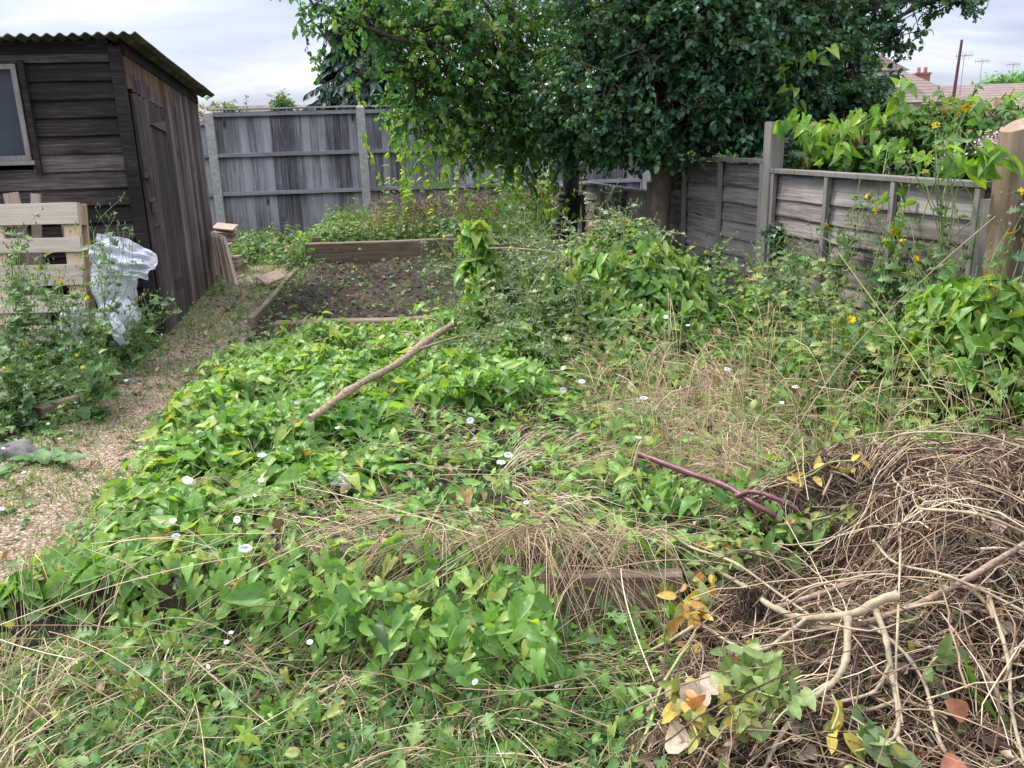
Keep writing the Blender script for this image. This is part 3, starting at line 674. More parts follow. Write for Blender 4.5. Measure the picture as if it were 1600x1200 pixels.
# ------------------------------------------------------------------ bed timbers
def timber(name, label, a, b, wd, hgt, z, mat='bedtimber', cat='timber', sub=24, wob=.008):
    a = np.asarray(a, float); b = np.asarray(b, float); d = b-a; L = np.linalg.norm(d)
    g = Geo(); plank(g, 0, 0, L, -wd/2, wd/2, 0, hgt, .5, n=sub, wob=wob, bev=.008)
    o = g.build(name, M[mat], None, smooth=False); o.location = (a[0], a[1], z); o.rotation_euler = (0, 0, math.atan2(d[1], d[0]))
    return tag(o, label, cat)
timber('bed_timber', 'long weathered timber edging the back of the dark soil bed', (-2.22, 9.50), (.27, 9.64), .12, .25, .28)
timber('bed_timber', 'shorter shaded timber behind the collapsed sow-thistle, beside the apple tree trunk', (.27, 9.62), (.80, 9.2), .09, .19, .28)
timber('bed_timber', 'low timber showing between bindweed leaves at the near edge of the soil bed', (-1.66, 5.98), (-.2, 6.0), .11, .2, .20)
timber('bed_board', 'grey-brown board facing the nearest raised bed under the hanging straw', (-.10, 2.47), (.52, 2.45), .05, .27, .03)
timber('bed_board', 'rotting side board of the soil bed beside the path', (-2.02, 6.6), (-2.28, 9.3), .05, .12, .19)
g = Geo(); plank(g, 2, 0, .33, -.04, .04, -.04, .04, .4, n=5); o = g.build('corner_peg', M['bedtimber'], None, smooth=False); o.location = (-2.12, 9.62, .25)
tag(o, 'short square peg standing behind the left end of the long bed timber', 'peg')

# ================================================================== far background
def rooftile(name, c1, c2, ax=2):
    mt, t, b, o = newmat(name); tcn = N(t, 'ShaderNodeTexCoord')
    wv = N(t, 'ShaderNodeTexWave', wave_type='BANDS', bands_direction='Z', ins={'Scale': 2.2, 'Distortion': .4, 'Detail': 1.}); t.links.new(tcn.outputs['Object'], wv.inputs[0])
    n1 = N(t, 'ShaderNodeTexNoise', ins={'Scale': 2.5, 'Detail': 8., 'Roughness': .7}); t.links.new(tcn.outputs['Object'], n1.inputs[0])
    a = ramp(t, [(.3, c1), (.7, c2)], n1.outputs[0]).outputs[0]
    c = mixc(t, a, tuple(v*.45 for v in c1), math_(t, 'MULTIPLY', math_(t, 'POWER', wv.outputs[0], 4.), .7)); t.links.new(c, b.inputs['Base Color']); b.inputs['Roughness'].default_value = .9; return mt
M['tile'] = rooftile('brown_roof_tile', (.15, .105, .09), (.26, .19, .165)); M['tile2'] = rooftile('red_roof_tile', (.34, .14, .11), (.48, .22, .18))
M['tile3'] = rooftile('grey_roof_tile', (.16, .15, .15), (.27, .25, .24))
M['render'] = plain('cream_render', (.62, .58, .52), .9, .2, 0, 3, .1); M['brick'] = plain('red_brick', (.28, .13, .09), .9, .2, 0, 12, .35)
M['white'] = plain('white_paint', (.75, .76, .78), .5, .4, 0, 5, .05); M['dglass'] = plain('dark_window_glass', (.05, .07, .09), .15, .5, 0, 2, .3)
M['polemetal'] = plain('aerial_metal', (.16, .17, .19), .5, .4, .6, 20, .2)
def house(name, label, c, w, dp, hw, hr, rz, roof, wall, chim=None, dormer=None, hip=1.5, z0=-.4):
    h = thing(name, label, 'house', (c[0], c[1], z0), rz)
    g = Geo(); box(g, -w/2, w/2, -dp/2, dp/2, 0, hw); g.build('wall', M[wall], h, smooth=False)
    r = hw; o = .35; V = [(-w/2-o, -dp/2-o, r-.1), (w/2+o, -dp/2-o, r-.1), (w/2+o, dp/2+o, r-.1), (-w/2-o, dp/2+o, r-.1), (-w/2+hip, 0, hr), (w/2-hip, 0, hr)]
    g = Geo(); g.add(V, [[0, 1, 5, 4], [2, 3, 4, 5]], .5); g.add(V, [[1, 2, 5], [3, 0, 4]], .5); g.add(V, [[3, 2, 1, 0]], .5)
    ro = g.build('roof', M[roof], h, smooth=False)
    if chim:
        for cx_ in chim:
            g = Geo(); box(g, cx_-.38, cx_+.38, -.3, .3, hr-.8, hr+.62); box(g, cx_-.43, cx_+.43, -.35, .35, hr+.62, hr+.72); 
            g.build('chimney', M['brick'], ro, smooth=False)
            g = Geo(); 
            for k in (-.18, .18):
                zz_ = np.array([[cx_+k, 0, hr+.7], [cx_+k, 0, hr+1.02]]); tubes(g, zz_, [.12, .09], 8); cap(g, zz_[1], [0, 0, 1], .09)
            g.build('chimney_pot', M['tile2'], ro)
    if dormer:
        x, zb, zt = dormer; g = Geo(); y1 = -dp*.36
        box(g, x-1.0, x+1.0, y1, -.2, zb, zt); dm = g.build('dormer', M['white'], ro, smooth=False)
        g = Geo(); V = [(x-1.3, y1-.2, zt), (x+1.3, y1-.2, zt), (x+1.3, 0, zt), (x-1.3, 0, zt), (x, y1+.4, zt+.8), (x, 0, zt+.8)]
        g.add(V, [[0, 4, 5, 3], [4, 1, 2, 5]], .5); g.add(V, [[0, 1, 4]], .5); g.build('dormer_roof', M[roof], ro, smooth=False)
        g = Geo(); box(g, x-.75, x+.75, y1-.04, y1-.01, zb+.25, zt-.2); g.build('window', M['dglass'], ro, smooth=False)
    for k in (-.3, .05, .32):
        g = Geo(); box(g, k*w-.6, k*w+.6, -dp/2-.03, -dp/2-.005, .95, 2.1); wn = g.build('window', M['white'], h, smooth=False)
        g = Geo(); box(g, k*w-.53, k*w-.03, -dp/2-.05, -dp/2-.032, 1.02, 2.03); box(g, k*w+.03, k*w+.53, -dp/2-.05, -dp/2-.032, 1.02, 2.03); g.build('pane', M['dglass'], wn, smooth=False)
    return h
a = PY(1545, 128, 48); house('bungalow', 'brown-tiled bungalow with a brick chimney far beyond the right fence', (a[0]+.8, 48+3.2), 10, 7.4, 2.6, a[2]+.4, -.12, 'tile', 'render', chim=[-1.6-1.2])
a = PY(1378, 86, 40); house('dormer_house', 'brown-roofed house with a white dormer seen past the holly tree', (a[0]+.3, 40+3.4), 6.4, 7, 2.9, a[2]+.4, .1, 'tile', 'render', dormer=(-.2, 3.0, 4.2), hip=2.1)
a = PY(730, 154, 42); house('red_roof_house', 'house with a low pinkish red roof glimpsed through the apple leaves', (a[0]+1.4, 46), 6.5, 6, 2.0, a[2]+.4, .05, 'tile2', 'brick', hip=3.0)
a = PY(480, 161, 75); house('bungalow', 'long grey-roofed bungalow showing just above the back fence, nearest the conifer', (a[0]+.5, 78), 11, 7, 2.3, a[2]+.4, .03, 'tile3', 'render', hip=1.5)
a = PY(385, 163, 82); house('bungalow', 'brown-roofed bungalow low over the back fence, nearest the shed', (a[0]-.5, 85), 10, 7, 2.3, a[2]+.4, -.05, 'tile', 'render', hip=1.5, chim=[3.0])
a = PY(725, 130, 42); t = thing('roof_finial', 'small pale spire rising behind the red roof among the apple leaves', 'spire', (a[0]+1.0, 48, 0))
g = Geo(); tubes(g, [[0, 0, 0], [0, 0, 2.6], [0, 0, 2.9], [0, 0, 3.4]], [.3, .3, .14, .04], 8); g.build('cone', M['white'], t)
def aerial(label, u, v, Y, arms=True, vb=150):
    a = PY(u, v, Y); o = thing('tv_aerial', label, 'aerial', (a[0], Y, 0)); g = Geo(); h = a[2]
    tubes(g, [[0, 0, 1.5], [0, 0, h]], .014, 5); g.build('mast', M['polemetal'], o)
    g = Geo(); tubes(g, [[-.4, 0, h-.12], [.4, 0, h-.05]], .010, 4)
    for k in np.linspace(-.4, .4, 6): tubes(g, [[k, -.22, h-.1], [k, .22, h-.1]], .009, 4); tubes(g, [[k, 0, h-.28], [k, 0, h+.1]], .009, 4)
    g.build('aerial_head', M['polemetal'], o)
aerial('thin grey aerial right beside the leaning brown pole', 1507, 84, 47)
aerial('low faint aerial standing over the brown bungalow roof ridge', 1535, 93, 55)
aerial('farthest aerial, by the dark tree behind the bungalow', 1584, 98, 62)
a = PY(1503, 62, 20); b = PY(1490, 150, 20); t = thing('garden_pole', 'tall thin rusty brown pole leaning slightly against the sky', 'pole', (b[0], 20, 0))
g = Geo(); dxp = (a[0]-b[0]); q = dxp/(a[2]-b[2]); tubes(g, [[-q*b[2], 0, 0], [0, 0, b[2]], [dxp, 0, a[2]]], [.045, .04, .03], 6); cap(g, [dxp, 0, a[2]], [0, 0, 1], .03); 
g.build('shaft', M['redbark'], t)

# ================================================================== foliage builders
def blob_foliage(g, blobs, tm, size, per=8, dens=1., tl=.28, shell=2.2, droopy=.25, tint=(.5, .22), stems=None, flat=.0, seed=0, wid=None, keep=None):
    """leaves along little twigs that radiate through a set of ellipsoids (centre, (rx,ry,rz), n twigs)"""
    rg = np.random.default_rng(seed); PP = []; LL_ = []; NN = []; TT = []; SS = []; tw = []
    for (c, r, n) in blobs:
        n = int(n*dens); d = unit(rg.normal(size=(n, 3))); rad = rg.random(n)**(1/shell)
        q = d*rad[:, None]; lump = fbm(c[0]+q[:, 0]*r[0]*1.0+q[:, 2]*r[2], c[2]+q[:, 1]*r[1]+q[:, 2]*r[2]*.7, 2.6, 3)
        ok = lump+.25*(1-rad) > .40; 
        if keep is not None: ok &= keep(np.asarray(c)+q*np.asarray(r))
        d = d[ok]; q = q[ok]; n = len(d)
        P0 = np.asarray(c)+q*np.asarray(r); D = unit(d+.6*rg.normal(size=(n, 3))+np.array([0, 0, -droopy])); ln = tl*(.5+rg.random(n))
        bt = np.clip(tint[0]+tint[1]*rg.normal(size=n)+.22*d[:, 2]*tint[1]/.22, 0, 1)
        tw.append(np.stack([P0-D*ln[:, None]*.9, P0, P0+D*ln[:, None]*.5+[0, 0, -.03*tl], P0+D*ln[:, None]+np.array([0, 0, -.15*tl])], 1))
        for k in range(per):
            f = (k+.5)/per; P = P0+D*(ln*f)[:, None]+np.array([0, 0, -.15*tl])*f*f
            sd_ = unit(np.cross(D, rg.normal(size=(n, 3)))); L = unit(D*.55+sd_+np.array([0, 0, -droopy*1.3])); 
            Nn = unit(np.array([0, 0, 1.])+.55*rg.normal(size=(n, 3))+.35*d)
            PP.append(P); LL_.append(L); NN.append(Nn); TT.append(np.clip(bt+.1*rg.normal(size=n), 0, 1)); SS.append(size*(.6+.7*rg.random(n)))
    inst(g, tm, np.concatenate(PP), np.concatenate(LL_), np.concatenate(NN), np.concatenate(SS), np.concatenate(TT), wid=wid)
    if stems is not None:
        tp = np.concatenate(tw); tubes(stems, tp, np.array([.004, .0035, .0028, .0015])*1.2, 3, rg.random(len(tp)))
def limb(g, a, b, r0, r1, bend=.15, n=9, sides=7, seed=0, tint=.5):
    rg = np.random.default_rng(seed+int(abs(a[0]+b[2])*1000)); a = np.asarray(a, float); b = np.asarray(b, float); L = np.linalg.norm(b-a)
    mid = (a+b)/2+rg.normal(size=3)*bend*L*.5+[0, 0, .1*L]; P = smooth_path([a, (a+mid)/2+rg.normal(size=3)*.04*L, mid, (mid+b)/2+rg.normal(size=3)*.04*L, b], n)
    tubes(g, P, np.linspace(r0, r1, n), sides, tint); return P

# ------------------------------------------------------------------ apple tree
def B(u, v, Y, rx, rz=None, ry=None, n=60): 
    return (PY(u, v, Y), (rx, ry or rx*.8, rz or rx*.8), n)
def apple():
    base = np.array([.60, 9.15, .25]); T = thing('apple_tree', 'spreading apple tree with small green apples and a black mesh guard round its trunk', 'tree', tuple(base))
    off = -base
    blobs = [B(515, 50, 7.6, .22, .14, n=16), B(570, 30, 7.7, .3, .2, n=40), B(565, 120, 7.7, .14, .2, n=14), B(650, 140, 7.9, .22, .28, n=50), B(655, 50, 7.8, .40, .32, n=90), B(690, 110, 8, .5, .45, n=160),
             B(655, 185, 8.1, .26, .24, n=45), B(690, 225, 8.2, .24, .22, n=30), B(770, 60, 8, .7, .5, n=210), B(770, 190, 8.2, .42, .42, n=130), B(745, 235, 8.3, .28, .2, n=26),
             B(830, 150, 8.3, .5, .6, n=170), B(810, 225, 8.5, .33, .26, n=50), B(870, 215, 8.6, .34, .34, n=70), B(900, 60, 8.4, .7, .6, n=200),
             B(580, -45, 7.7, .5, .35, n=80), B(720, -60, 8.0, .9, .6, n=200), B(880, -90, 8.6, 1.0, .8, n=220), B(700, -220, 8.6, 1.0, .7, n=150), B(1000, -60, 8.8, .9, .7, n=140),
             B(860, 20, 9.6, .9, .8, n=160), B(700, 30, 9.4, .7, .5, n=110), B(490, 8, 7.5, .16, .10, n=16)]
    blobs = [(c+off, r, n) for c, r, n in blobs]
    wood = Geo(); P = smooth_path([[0, 0, -.1], [.0, .0, .3], [.06, -.05, .75], [.05, -.1, 1.2], [-.05, -.2, 1.6]], 14)
    tr = Geo(); an = 10; tubes(tr, P, np.linspace(.105, .075, 14)*(1+.10*np.sin(np.arange(14)*1.7)), 12); f1 = P[-1]
    tr.build('trunk', M['bark'], T)
    forks = [f1, P[9], P[11]]
    for i, (c, r, n) in enumerate(blobs):
        limb(wood, forks[i % 3], c, .045, .012, .18, 12, 6, i)
        for k in range(4):
            q = c+np.array(r)*np.random.default_rng(i*9+k).normal(size=3)*.5; limb(wood, c, q, .012, .005, .2, 6, 4, k)
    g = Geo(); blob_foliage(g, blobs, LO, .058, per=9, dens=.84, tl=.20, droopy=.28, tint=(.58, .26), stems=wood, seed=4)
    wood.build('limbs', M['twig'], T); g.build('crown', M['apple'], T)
    g = Geo(); n = 40; zz_ = np.linspace(.02, .75, n); V = []
    P2 = smooth_path([[0, 0, 0], [.0, .0, .3], [.06, -.05, .75]], n)
    for i in range(n):
        for a in np.arange(24)/24*2*math.pi: V.append(P2[i]+[(.122+.006*(i % 2))*math.cos(a), (.122+.006*(i % 2))*math.sin(a), 0])
    k = np.arange(n-1)[:, None]*24; j = np.arange(24)[None]; j2 = (j+1) % 24
    F = np.stack([k+j, k+j2, k+24+j2, k+24+j], -1).reshape(-1, 4); g.add(V, F, .5)
    g.build('trunk_guard', M['guard'], T, smooth=False)
    for (u, v, Y) in [(845, 193, 8.0), (823, 45, 7.7), (606, 36, 7.5), (640, 180, 7.8), (735, 128, 7.6), (880, 120, 8.0), (700, 60, 7.5), (780, 232, 8.0)]:
        c = PY(u, v, Y)+off; g = Geo(); th = np.linspace(0, math.pi, 8); R = .034*np.sin(th)*(1+.06*np.cos(th)); z = .031*np.cos(th)-.012*np.exp(-(th/.45)**2)
        tubes(g, np.c_[c[0]+th*0, c[1]+th*0, c[2]+z], np.maximum(R, .002), 12); g.build('apple', M['applefruit'], T)
mt, t_, b_, o_ = newmat('black_mesh_guard'); b_.inputs['Base Color'].default_value = (.012, .012, .014, 1); b_.inputs['Roughness'].default_value = .5
M['guard'] = mt; M['applefruit'] = plain('green_apple', (.20, .30, .06), .35, .5, 0, 12, .25)
apple()

# ------------------------------------------------------------------ holly tree
def holly():
    base = np.array([1.22, 7.05, .2]); T = thing('holly_tree', 'dense dark green holly tree with smooth reddish trunk in front of the side fence', 'tree', tuple(base)); off = -base
    blobs = [B(925, 195, 7.2, .34, .26, n=280), B(1010, 180, 6.7, .48, .30, n=380), B(1090, 165, 6.6, .5, .38, n=400), B(1150, 165, 6.6, .36, .28, n=240), B(900, 150, 7.2, .36, .42, n=280),
             B(985, 120, 6.7, .55, .5, n=460), B(1090, 80, 6.5, .6, .5, n=500), B(1190, 110, 6.6, .55, .5, n=420), B(1010, 10, 6.8, .7, .5, n=460), B(1150, 0, 6.6, .7, .5, n=480),
             B(1260, 50, 6.8, .5, .45, n=300), B(1290, 140, 6.9, .42, .38, n=260), B(1240, 190, 6.9, .3, .26, n=160), B(1340, 40, 7.0, .4, .3, n=150), B(1430, 5, 7.0, .4, .16, n=90), B(1400, 50, 7.0, .22, .15, n=45),
             B(1130, -140, 6.9, 1.0, .7, n=400), B(1350, -60, 7.1, .7, .4, n=200), B(960, -120, 7.1, .8, .6, n=260), B(1110, 60, 7.7, .9, .75, n=420), B(1340, 170, 6.6, .22, .2, n=70), B(1500, -15, 7.0, .2, .1, n=24),
             B(1040, 212, 7.0, .32, .15, n=150), B(960, 160, 7.9, .6, .45, n=260)]
    blobs = [(c+off, r, n) for c, r, n in blobs]
    P = smooth_path([[-.07, -.02, -.1], [-.05, 0, .1], [0, 0, .5], [.02, 0, 1.0], [.05, 0, 1.5], [.1, .05, 2.2]], 18); tr = Geo()
    tubes(tr, P, np.r_[.13, .115, np.linspace(.098, .06, 16)]*(1+.05*np.sin(np.arange(18)*2.1)), 14); tr.build('trunk', M['hbark'], T)
    wood = Geo()
    for i, (c, r, n) in enumerate(blobs):
        limb(wood, P[10+i % 7], c, .03, .01, .15, 9, 5, i)
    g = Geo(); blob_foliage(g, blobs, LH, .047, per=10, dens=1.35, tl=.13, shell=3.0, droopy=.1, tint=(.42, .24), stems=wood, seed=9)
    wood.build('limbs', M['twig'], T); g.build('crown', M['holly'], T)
holly()

# ------------------------------------------------------------------ conifer and far trees
def conifer(label, u, Y, zt, R, seed, group=None):
    x = PY(u, 150, Y)[0]; T = thing('conifer_tree', label, 'tree', (x, Y, 0), group=group); rg = np.random.default_rng(seed)
    g = Geo(); tubes(g, [[0, 0, 0], [0, 0, zt*.5], [0, 0, zt]], [.2, .12, .02], 8); g.build('trunk', M['bark'], T)
    g = Geo(); w_ = Geo(); z = .8
    while z < zt:
        rr = R*(1-(z/zt))**.8*(.8+.4*rg.random()); nb = 17
        for k in range(nb):
            a = rg.random()*6.28; d = np.array([math.cos(a), math.sin(a), 0]); r_ = rr*(.7+.45*rg.random())
            P = np.array([[0, 0, z]]+[d*r_*f+[0, 0, z+.18*r_*f-.42*r_*f*f] for f in (.3, .6, .85, 1)]); P = smooth_path(P, 7); tubes(w_, P, np.linspace(.03, .006, 7), 4, .3)
            m_ = 110; f = rg.random(m_)**.7; idx = f*6; i0 = np.minimum(idx.astype(int), 5); q = P[i0]+(P[i0+1]-P[i0])*(idx-i0)[:, None]
            sdv = np.array([-d[1], d[0], 0]); L = unit(d*.7+sdv*rg.choice([-1, 1], m_)[:, None]*(.4+.6*rg.random(m_))[:, None]+np.c_[np.zeros(m_), np.zeros(m_), -.35-.6*rg.random(m_)])
            inst(g, LOS, q, L, unit(rg.normal(size=(m_, 3))*.4+[0, 0, 1]), R*.075*(.5+.9*rg.random(m_)), np.clip(rg.random(m_), 0, 1), wid=.8)
        z += zt*.026
    w_.build('limbs', M['twig'], T); g.build('crown', M['conifer'], T)
conifer('dark blue-green conifer rising behind the back fence left of the apple tree', 578, 17, 4.5, 1.9, 3)
def fartree(name, label, u, v, Y, rx, rz, n, mat='weed', size=.2, tint=(.45, .2), seed=1, trunk=True, lobes=4):
    c = PY(u, v, Y); T = thing(name, label, 'tree' if trunk else 'bush', (c[0], Y, 0)); rg = np.random.default_rng(seed)
    bl = [(np.array([rx*rg.uniform(-.6, .6), rx*rg.uniform(-.4, .4), c[2]-rz*.6+rz*rg.uniform(-.6, .6)]), (rx*.55, rx*.5, rz*.6), n/lobes) for _ in range(lobes)]+[(np.array([0, 0, c[2]-rz]), (rx*.7, rx*.6, rz), n/lobes)]
    w_ = Geo(); tubes(w_, [[0, 0, -.1], [0, 0, max(.3, c[2]-rz)]], [.12, .07], 7)
    for b in bl: limb(w_, [0, 0, max(.2, c[2]-rz*2)], b[0], .06, .02, .1, 7, 5)
    g = Geo(); blob_foliage(g, bl, LO, size, per=6, tl=size*2.2, tint=tint, seed=seed); w_.build('trunk' if trunk else 'stems', M['twig'], T); g.build('crown' if trunk else 'foliage', M[mat], T)
fartree('small_tree', 'small round distant tree above the bungalow roofs', 437, 145, 60, .8, .75, 90, size=.2, seed=5)
fartree('garden_tree', 'light green bush tip above the fence close to the shed roof', 356, 160, 30, .8, .3, 60, size=.12, seed=6, tint=(.6, .2))
fartree('red_shrub', 'dark red shrub low over the fence between shed and bungalow', 330, 172, 28, .5, .25, 60, mat='redleaf' if 'redleaf' in M else 'dryleaf', size=.1, seed=7, trunk=False)
fartree('dark_tree', 'dark spreading tree behind the chimney bungalow', 1570, 118, 75, 3.2, 1.1, 260, mat='apple', size=.35, seed=8)
fartree('green_tree', 'dark crown filling the gap between apple and holly beyond the fence', 1000, 150, 14, 1.8, 1.4, 300, mat='apple', size=.14, seed=12)

# ------------------------------------------------------------------ shrub and vine beyond the side fence
PKL = ['pale pink flower cluster at the left of the close group by the brown post', 'pale pink flower cluster in the middle of the group by the brown post', 'pale pink flower cluster nearest the brown post', 'lowest pale pink flower cluster of the group over the fence cap', 'lone pale pink flower cluster farthest left over the fence cap', 'highest pale pink flower cluster beside the brown post']
def beyond():
    T = thing('overgrown_shrub', 'big-leaved green shrub leaning over the top of the side fence', 'shrub', (2.6, 6.4, .2)); off = -np.array([2.6, 6.4, .2])
    bl = [B(1250, 240, 6.4, .20, .15, n=36), B(1320, 230, 6.2, .28, .14, n=44), B(1390, 212, 6.2, .30, .15, n=40), B(1460, 210, 6.0, .32, .14, n=36), B(1530, 205, 5.6, .30, .13, n=34), B(1600, 205, 5.4, .3, .14, n=34),
          B(1340, 250, 6.2, .4, .3, n=90), B(1450, 245, 6.0, .42, .3, n=90), B(1560, 240, 5.6, .4, .3, n=80), B(1300, 300, 6.6, .5, .4, n=60), B(1480, 300, 6.3, .6, .4, n=60), B(1680, 220, 5.2, .5, .35, n=80)]
    bl = [(c+off, r, n*1.15) for c, r, n in bl]; w_ = Geo(); g = Geo()
    for i, b in enumerate(bl): limb(w_, [.2*(i % 4), 0, 0], b[0], .02, .008, .1, 9, 5, i)
    blob_foliage(g, bl, LW, .068, per=8, tl=.16, tint=(.42, .26), stems=w_, seed=21, droopy=.35, shell=2.5)
    w_.build('stems', M['twig'], T); g.build('foliage', M['bind'], T)
    # climbing bindweed with pale yellow-green leaves
    for lab, pts, n, sz, Y in [
        ('bright bindweed strand hanging down the dark holly crown', [(1205, 20), (1215, 70), (1222, 110), (1230, 150), (1240, 175)], 26, .075, 6.25),
        ('bindweed strand arching along the fence top from the tall grey post', [(1215, 190), (1250, 200), (1290, 200), (1340, 190), (1380, 165), (1420, 130)], 46, .085, 5.6),
        ('yellow-green bindweed drooping over the fence top beside the grey post', [(1255, 195), (1280, 225), (1310, 240), (1320, 215), (1370, 180)], 36, .08, 5.5),
        ('pale bindweed garland wrapped round the brown timber post', [(1470, 235), (1510, 262), (1540, 250), (1575, 248), (1610, 262), (1640, 250)], 40, .09, 3.75),
        ('bindweed trailing down the slats from the fence cap', [(1420, 262), (1412, 300), (1405, 330), (1398, 370)], 16, .06, 4.45),
        ('bindweed shoot winding along the rail under the pink flowers', [(1360, 225), (1420, 245), (1470, 252), (1510, 235)], 24, .07, 5.0),
        ('lone heart-leaved shoot crossing the crown of the holly', [(1180, 75), (1225, 90), (1260, 95), (1300, 75)], 16, .09, 6.2)]:
        climber(lab, [PY(u, v, Y+.1*math.sin(i*2.)) for i, (u, v) in enumerate(pts)], n, sz)
    for i, (u, v) in enumerate([(1538, 223), (1551, 222), (1560, 228), (1545, 232), (1480, 248), (1557, 210)]):
        T = thing('pink_flower_cluster', PKL[i], 'flower', tuple(PY(u, v, 5.0)), group='pink flower clusters over the fence')
        g = Geo(); rg = np.random.default_rng(i); P = rg.normal(size=(60, 3))*[.035, .03, .02]
        inst(g, LO, P, unit(rg.normal(size=(60, 3))), unit(rg.normal(size=(60, 3))+[0, -1, 1]), .011, .5, wid=1.6); g.build('florets', M['pink'], T)
        g = Geo(); tubes(g, [[0, 0, 0], [.03, .05, -.2], [.1, .3, -.5]], .003, 4, .5); g.build('stem', M['stem'], T)
def climber(label, pts, n, sz, mat='bindy', name='climbing_bindweed', tm=None, spread=.03, seed=None, cat='vine', group=None):
    pts = np.asarray(pts); P = smooth_path(pts, 40); o0 = P[0].copy(); P = P-o0; rg = np.random.default_rng(seed if seed is not None else int(abs(pts[0, 0]*1000)))
    T = thing(name, label, cat, tuple(o0), group=group); a = np.linspace(0, 22, 40); H = np.c_[np.cos(a), np.sin(a), np.cos(a*.7)]*.008
    g = Geo(); tubes(g, P+H, .0025, 4, .7); 
    if len(P) > 3: tubes(g, P+H[::-1]*1.5, .002, 4, .4)
    g.build('stem', M['stem'], T)
    i = rg.integers(1, 39, n); q = P[i]+rg.normal(size=(n, 3))*spread; L = unit(rg.normal(size=(n, 3))*[.7, .5, .3]+[0, -.35, -.75]); Nn = unit(rg.normal(size=(n, 3))*.35+[0, -.8, .6])
    g = Geo(); inst(g, tm or LB, q, L, Nn, sz*(.6+.6*rg.random(n)), np.clip(.5+.25*rg.normal(size=n), 0, 1)); g.build('leaves', M[mat], T)
beyond()
climber('yellow-green bindweed curtain hanging below the apple tree in front of the back fence', [PY(u, v, 7.7) for u, v in ((625, 170), (655, 200), (645, 240), (690, 265), (700, 220), (745, 245))], 95, .062, spread=.10)
climber('backlit bindweed tangled down the left of the apple trunk', [PY(u, v, 8.2) for u, v in ((800, 200), (830, 220), (800, 270), (815, 320), (835, 340), (850, 290))], 90, .062, spread=.09)
climber('dark ivy-like bindweed skirt hanging at the apple trunk', [PY(u, v, 8.8) for u, v in ((780, 300), (800, 340), (850, 320), (880, 330))], 90, .08, mat='bind', spread=.14)
climber('tall thin hop shoot just right of the second concrete post', [PY(u, v, 10.8) for u, v in ((602, 330), (598, 290), (585, 260), (572, 225), (567, 205))], 34, .05, spread=.02)
climber('taller leafy hop shoot rising toward the apple leaves', [PY(u, v, 10.6) for u, v in ((640, 330), (632, 280), (625, 235), (612, 200), (610, 178))], 60, .065, spread=.03)
climber('lone heart-leaved sprig hanging on the shaded fence slats', [PY(u, v, 6.1) for u, v in ((1165, 300), (1172, 322), (1178, 350), (1170, 340))], 4, .1)

# ------------------------------------------------------------------ ivy on the fence foot
def ivy(label, px, Y, n, sp, seed, name='ivy_clump'):
    P0 = np.array([PY(u, v, y) for (u, v), y in zip(px, Y)]); o0 = P0[0].copy(); T = thing(name, label, 'ivy', tuple(o0)); rg = np.random.default_rng(seed)
    P = smooth_path(P0-o0, 30) if len(P0) > 1 else np.zeros((30, 3)); g = Geo(); tubes(g, P, .004, 4, .3)
    g.build('stem', M['twig'], T); i = rg.integers(0, 30, n); q = P[i]+rg.normal(size=(n, 3))*sp
    g = Geo(); inst(g, LP, q, unit(rg.normal(size=(n, 3))*.6+[0, -.3, -.5]), unit(rg.normal(size=(n, 3))*.4+[-.5, -.8, .5]), .07*(.5+.7*rg.random(n)), rg.random(n)); g.build('leaves', M['ivy'], T)
ivy('dark ivy at the foot of the fence right of the holly trunk', [(1075, 470), (1110, 440), (1100, 400)], [6.4, 6.5, 6.6], 130, .09, 1)
ivy('ivy low on the fence between trunk and tall grey post', [(1140, 490), (1155, 460), (1175, 470)], [6.0, 6.1, 6.0], 120, .07, 2)
ivy('ivy tuft clinging to the tall grey post', [(1212, 400), (1210, 370), (1213, 355)], [5.6, 5.6, 5.6], 50, .025, 3)
ivy('ivy climbing the left side of the holly trunk', [(1025, 450), (1018, 400), (1022, 360)], [6.9, 7.0, 7.0], 90, .05, 4)
ivy('ivy scrambling over the dim far fence panels', [(960, 300), (975, 340), (990, 390), (965, 360)], [8.2, 8.1, 8.0, 8.2], 80, .08, 5)
ivy('ivy behind the fence top between holly and tall grey post', [(1225, 200), (1230, 240), (1222, 215)], [6.0, 6.0, 6.0], 90, .08, 6)

# ================================================================== objects by the shed
def pallet():
    c = PY(146, 520, 5.95); T = thing('wooden_pallet', 'pale new timber pallet leaning upright against the shed cladding', 'pallet', (c[0]-1.25, 5.93, .19), rot=(R_(-9), 0, R_(-1)))
    # local: x along width 0..1.25, z up, -y faces the camera
    for k, (z0, h) in enumerate([(.935, .145), (.745, .10), (.515, .145), (.33, .12), (.12, .12), (0.0, .09)]):
        g = Geo(); plank(g, 0, 0, 1.23, -.022, 0, z0, z0+h, rng.random(), n=12, wob=.002, bev=.002); g.build('deck_board', M['pallet'], T, smooth=False)
    for x in (0., .57, 1.11):
        g = Geo(); plank(g, 2, 0, 1.08, x, x+.12, .002, .022, rng.random(), n=8, wob=.001); g.build('stringer', M['palletv'], T, smooth=False)
        for z in (0, .47, .93):
            g = Geo(); plank(g, 2, z, z+.14, x+.002, x+.118, .024, .10, rng.random(), n=4, wob=.001); g.build('block', M['palletv'], T, smooth=False)
        g = Geo(); plank(g, 2, 0, 1.08, x, x+.12, .102, .12, rng.random(), n=8, wob=.001); g.build('bottom_runner', M['palletv'], T, smooth=False)
M['palletv'] = woodmat('pallet_block_wood', [(.25, (.30, .20, .11)), (.5, (.50, .37, .24)), (.8, (.66, .54, .38))], 2, .6, bump=.25)
pallet()
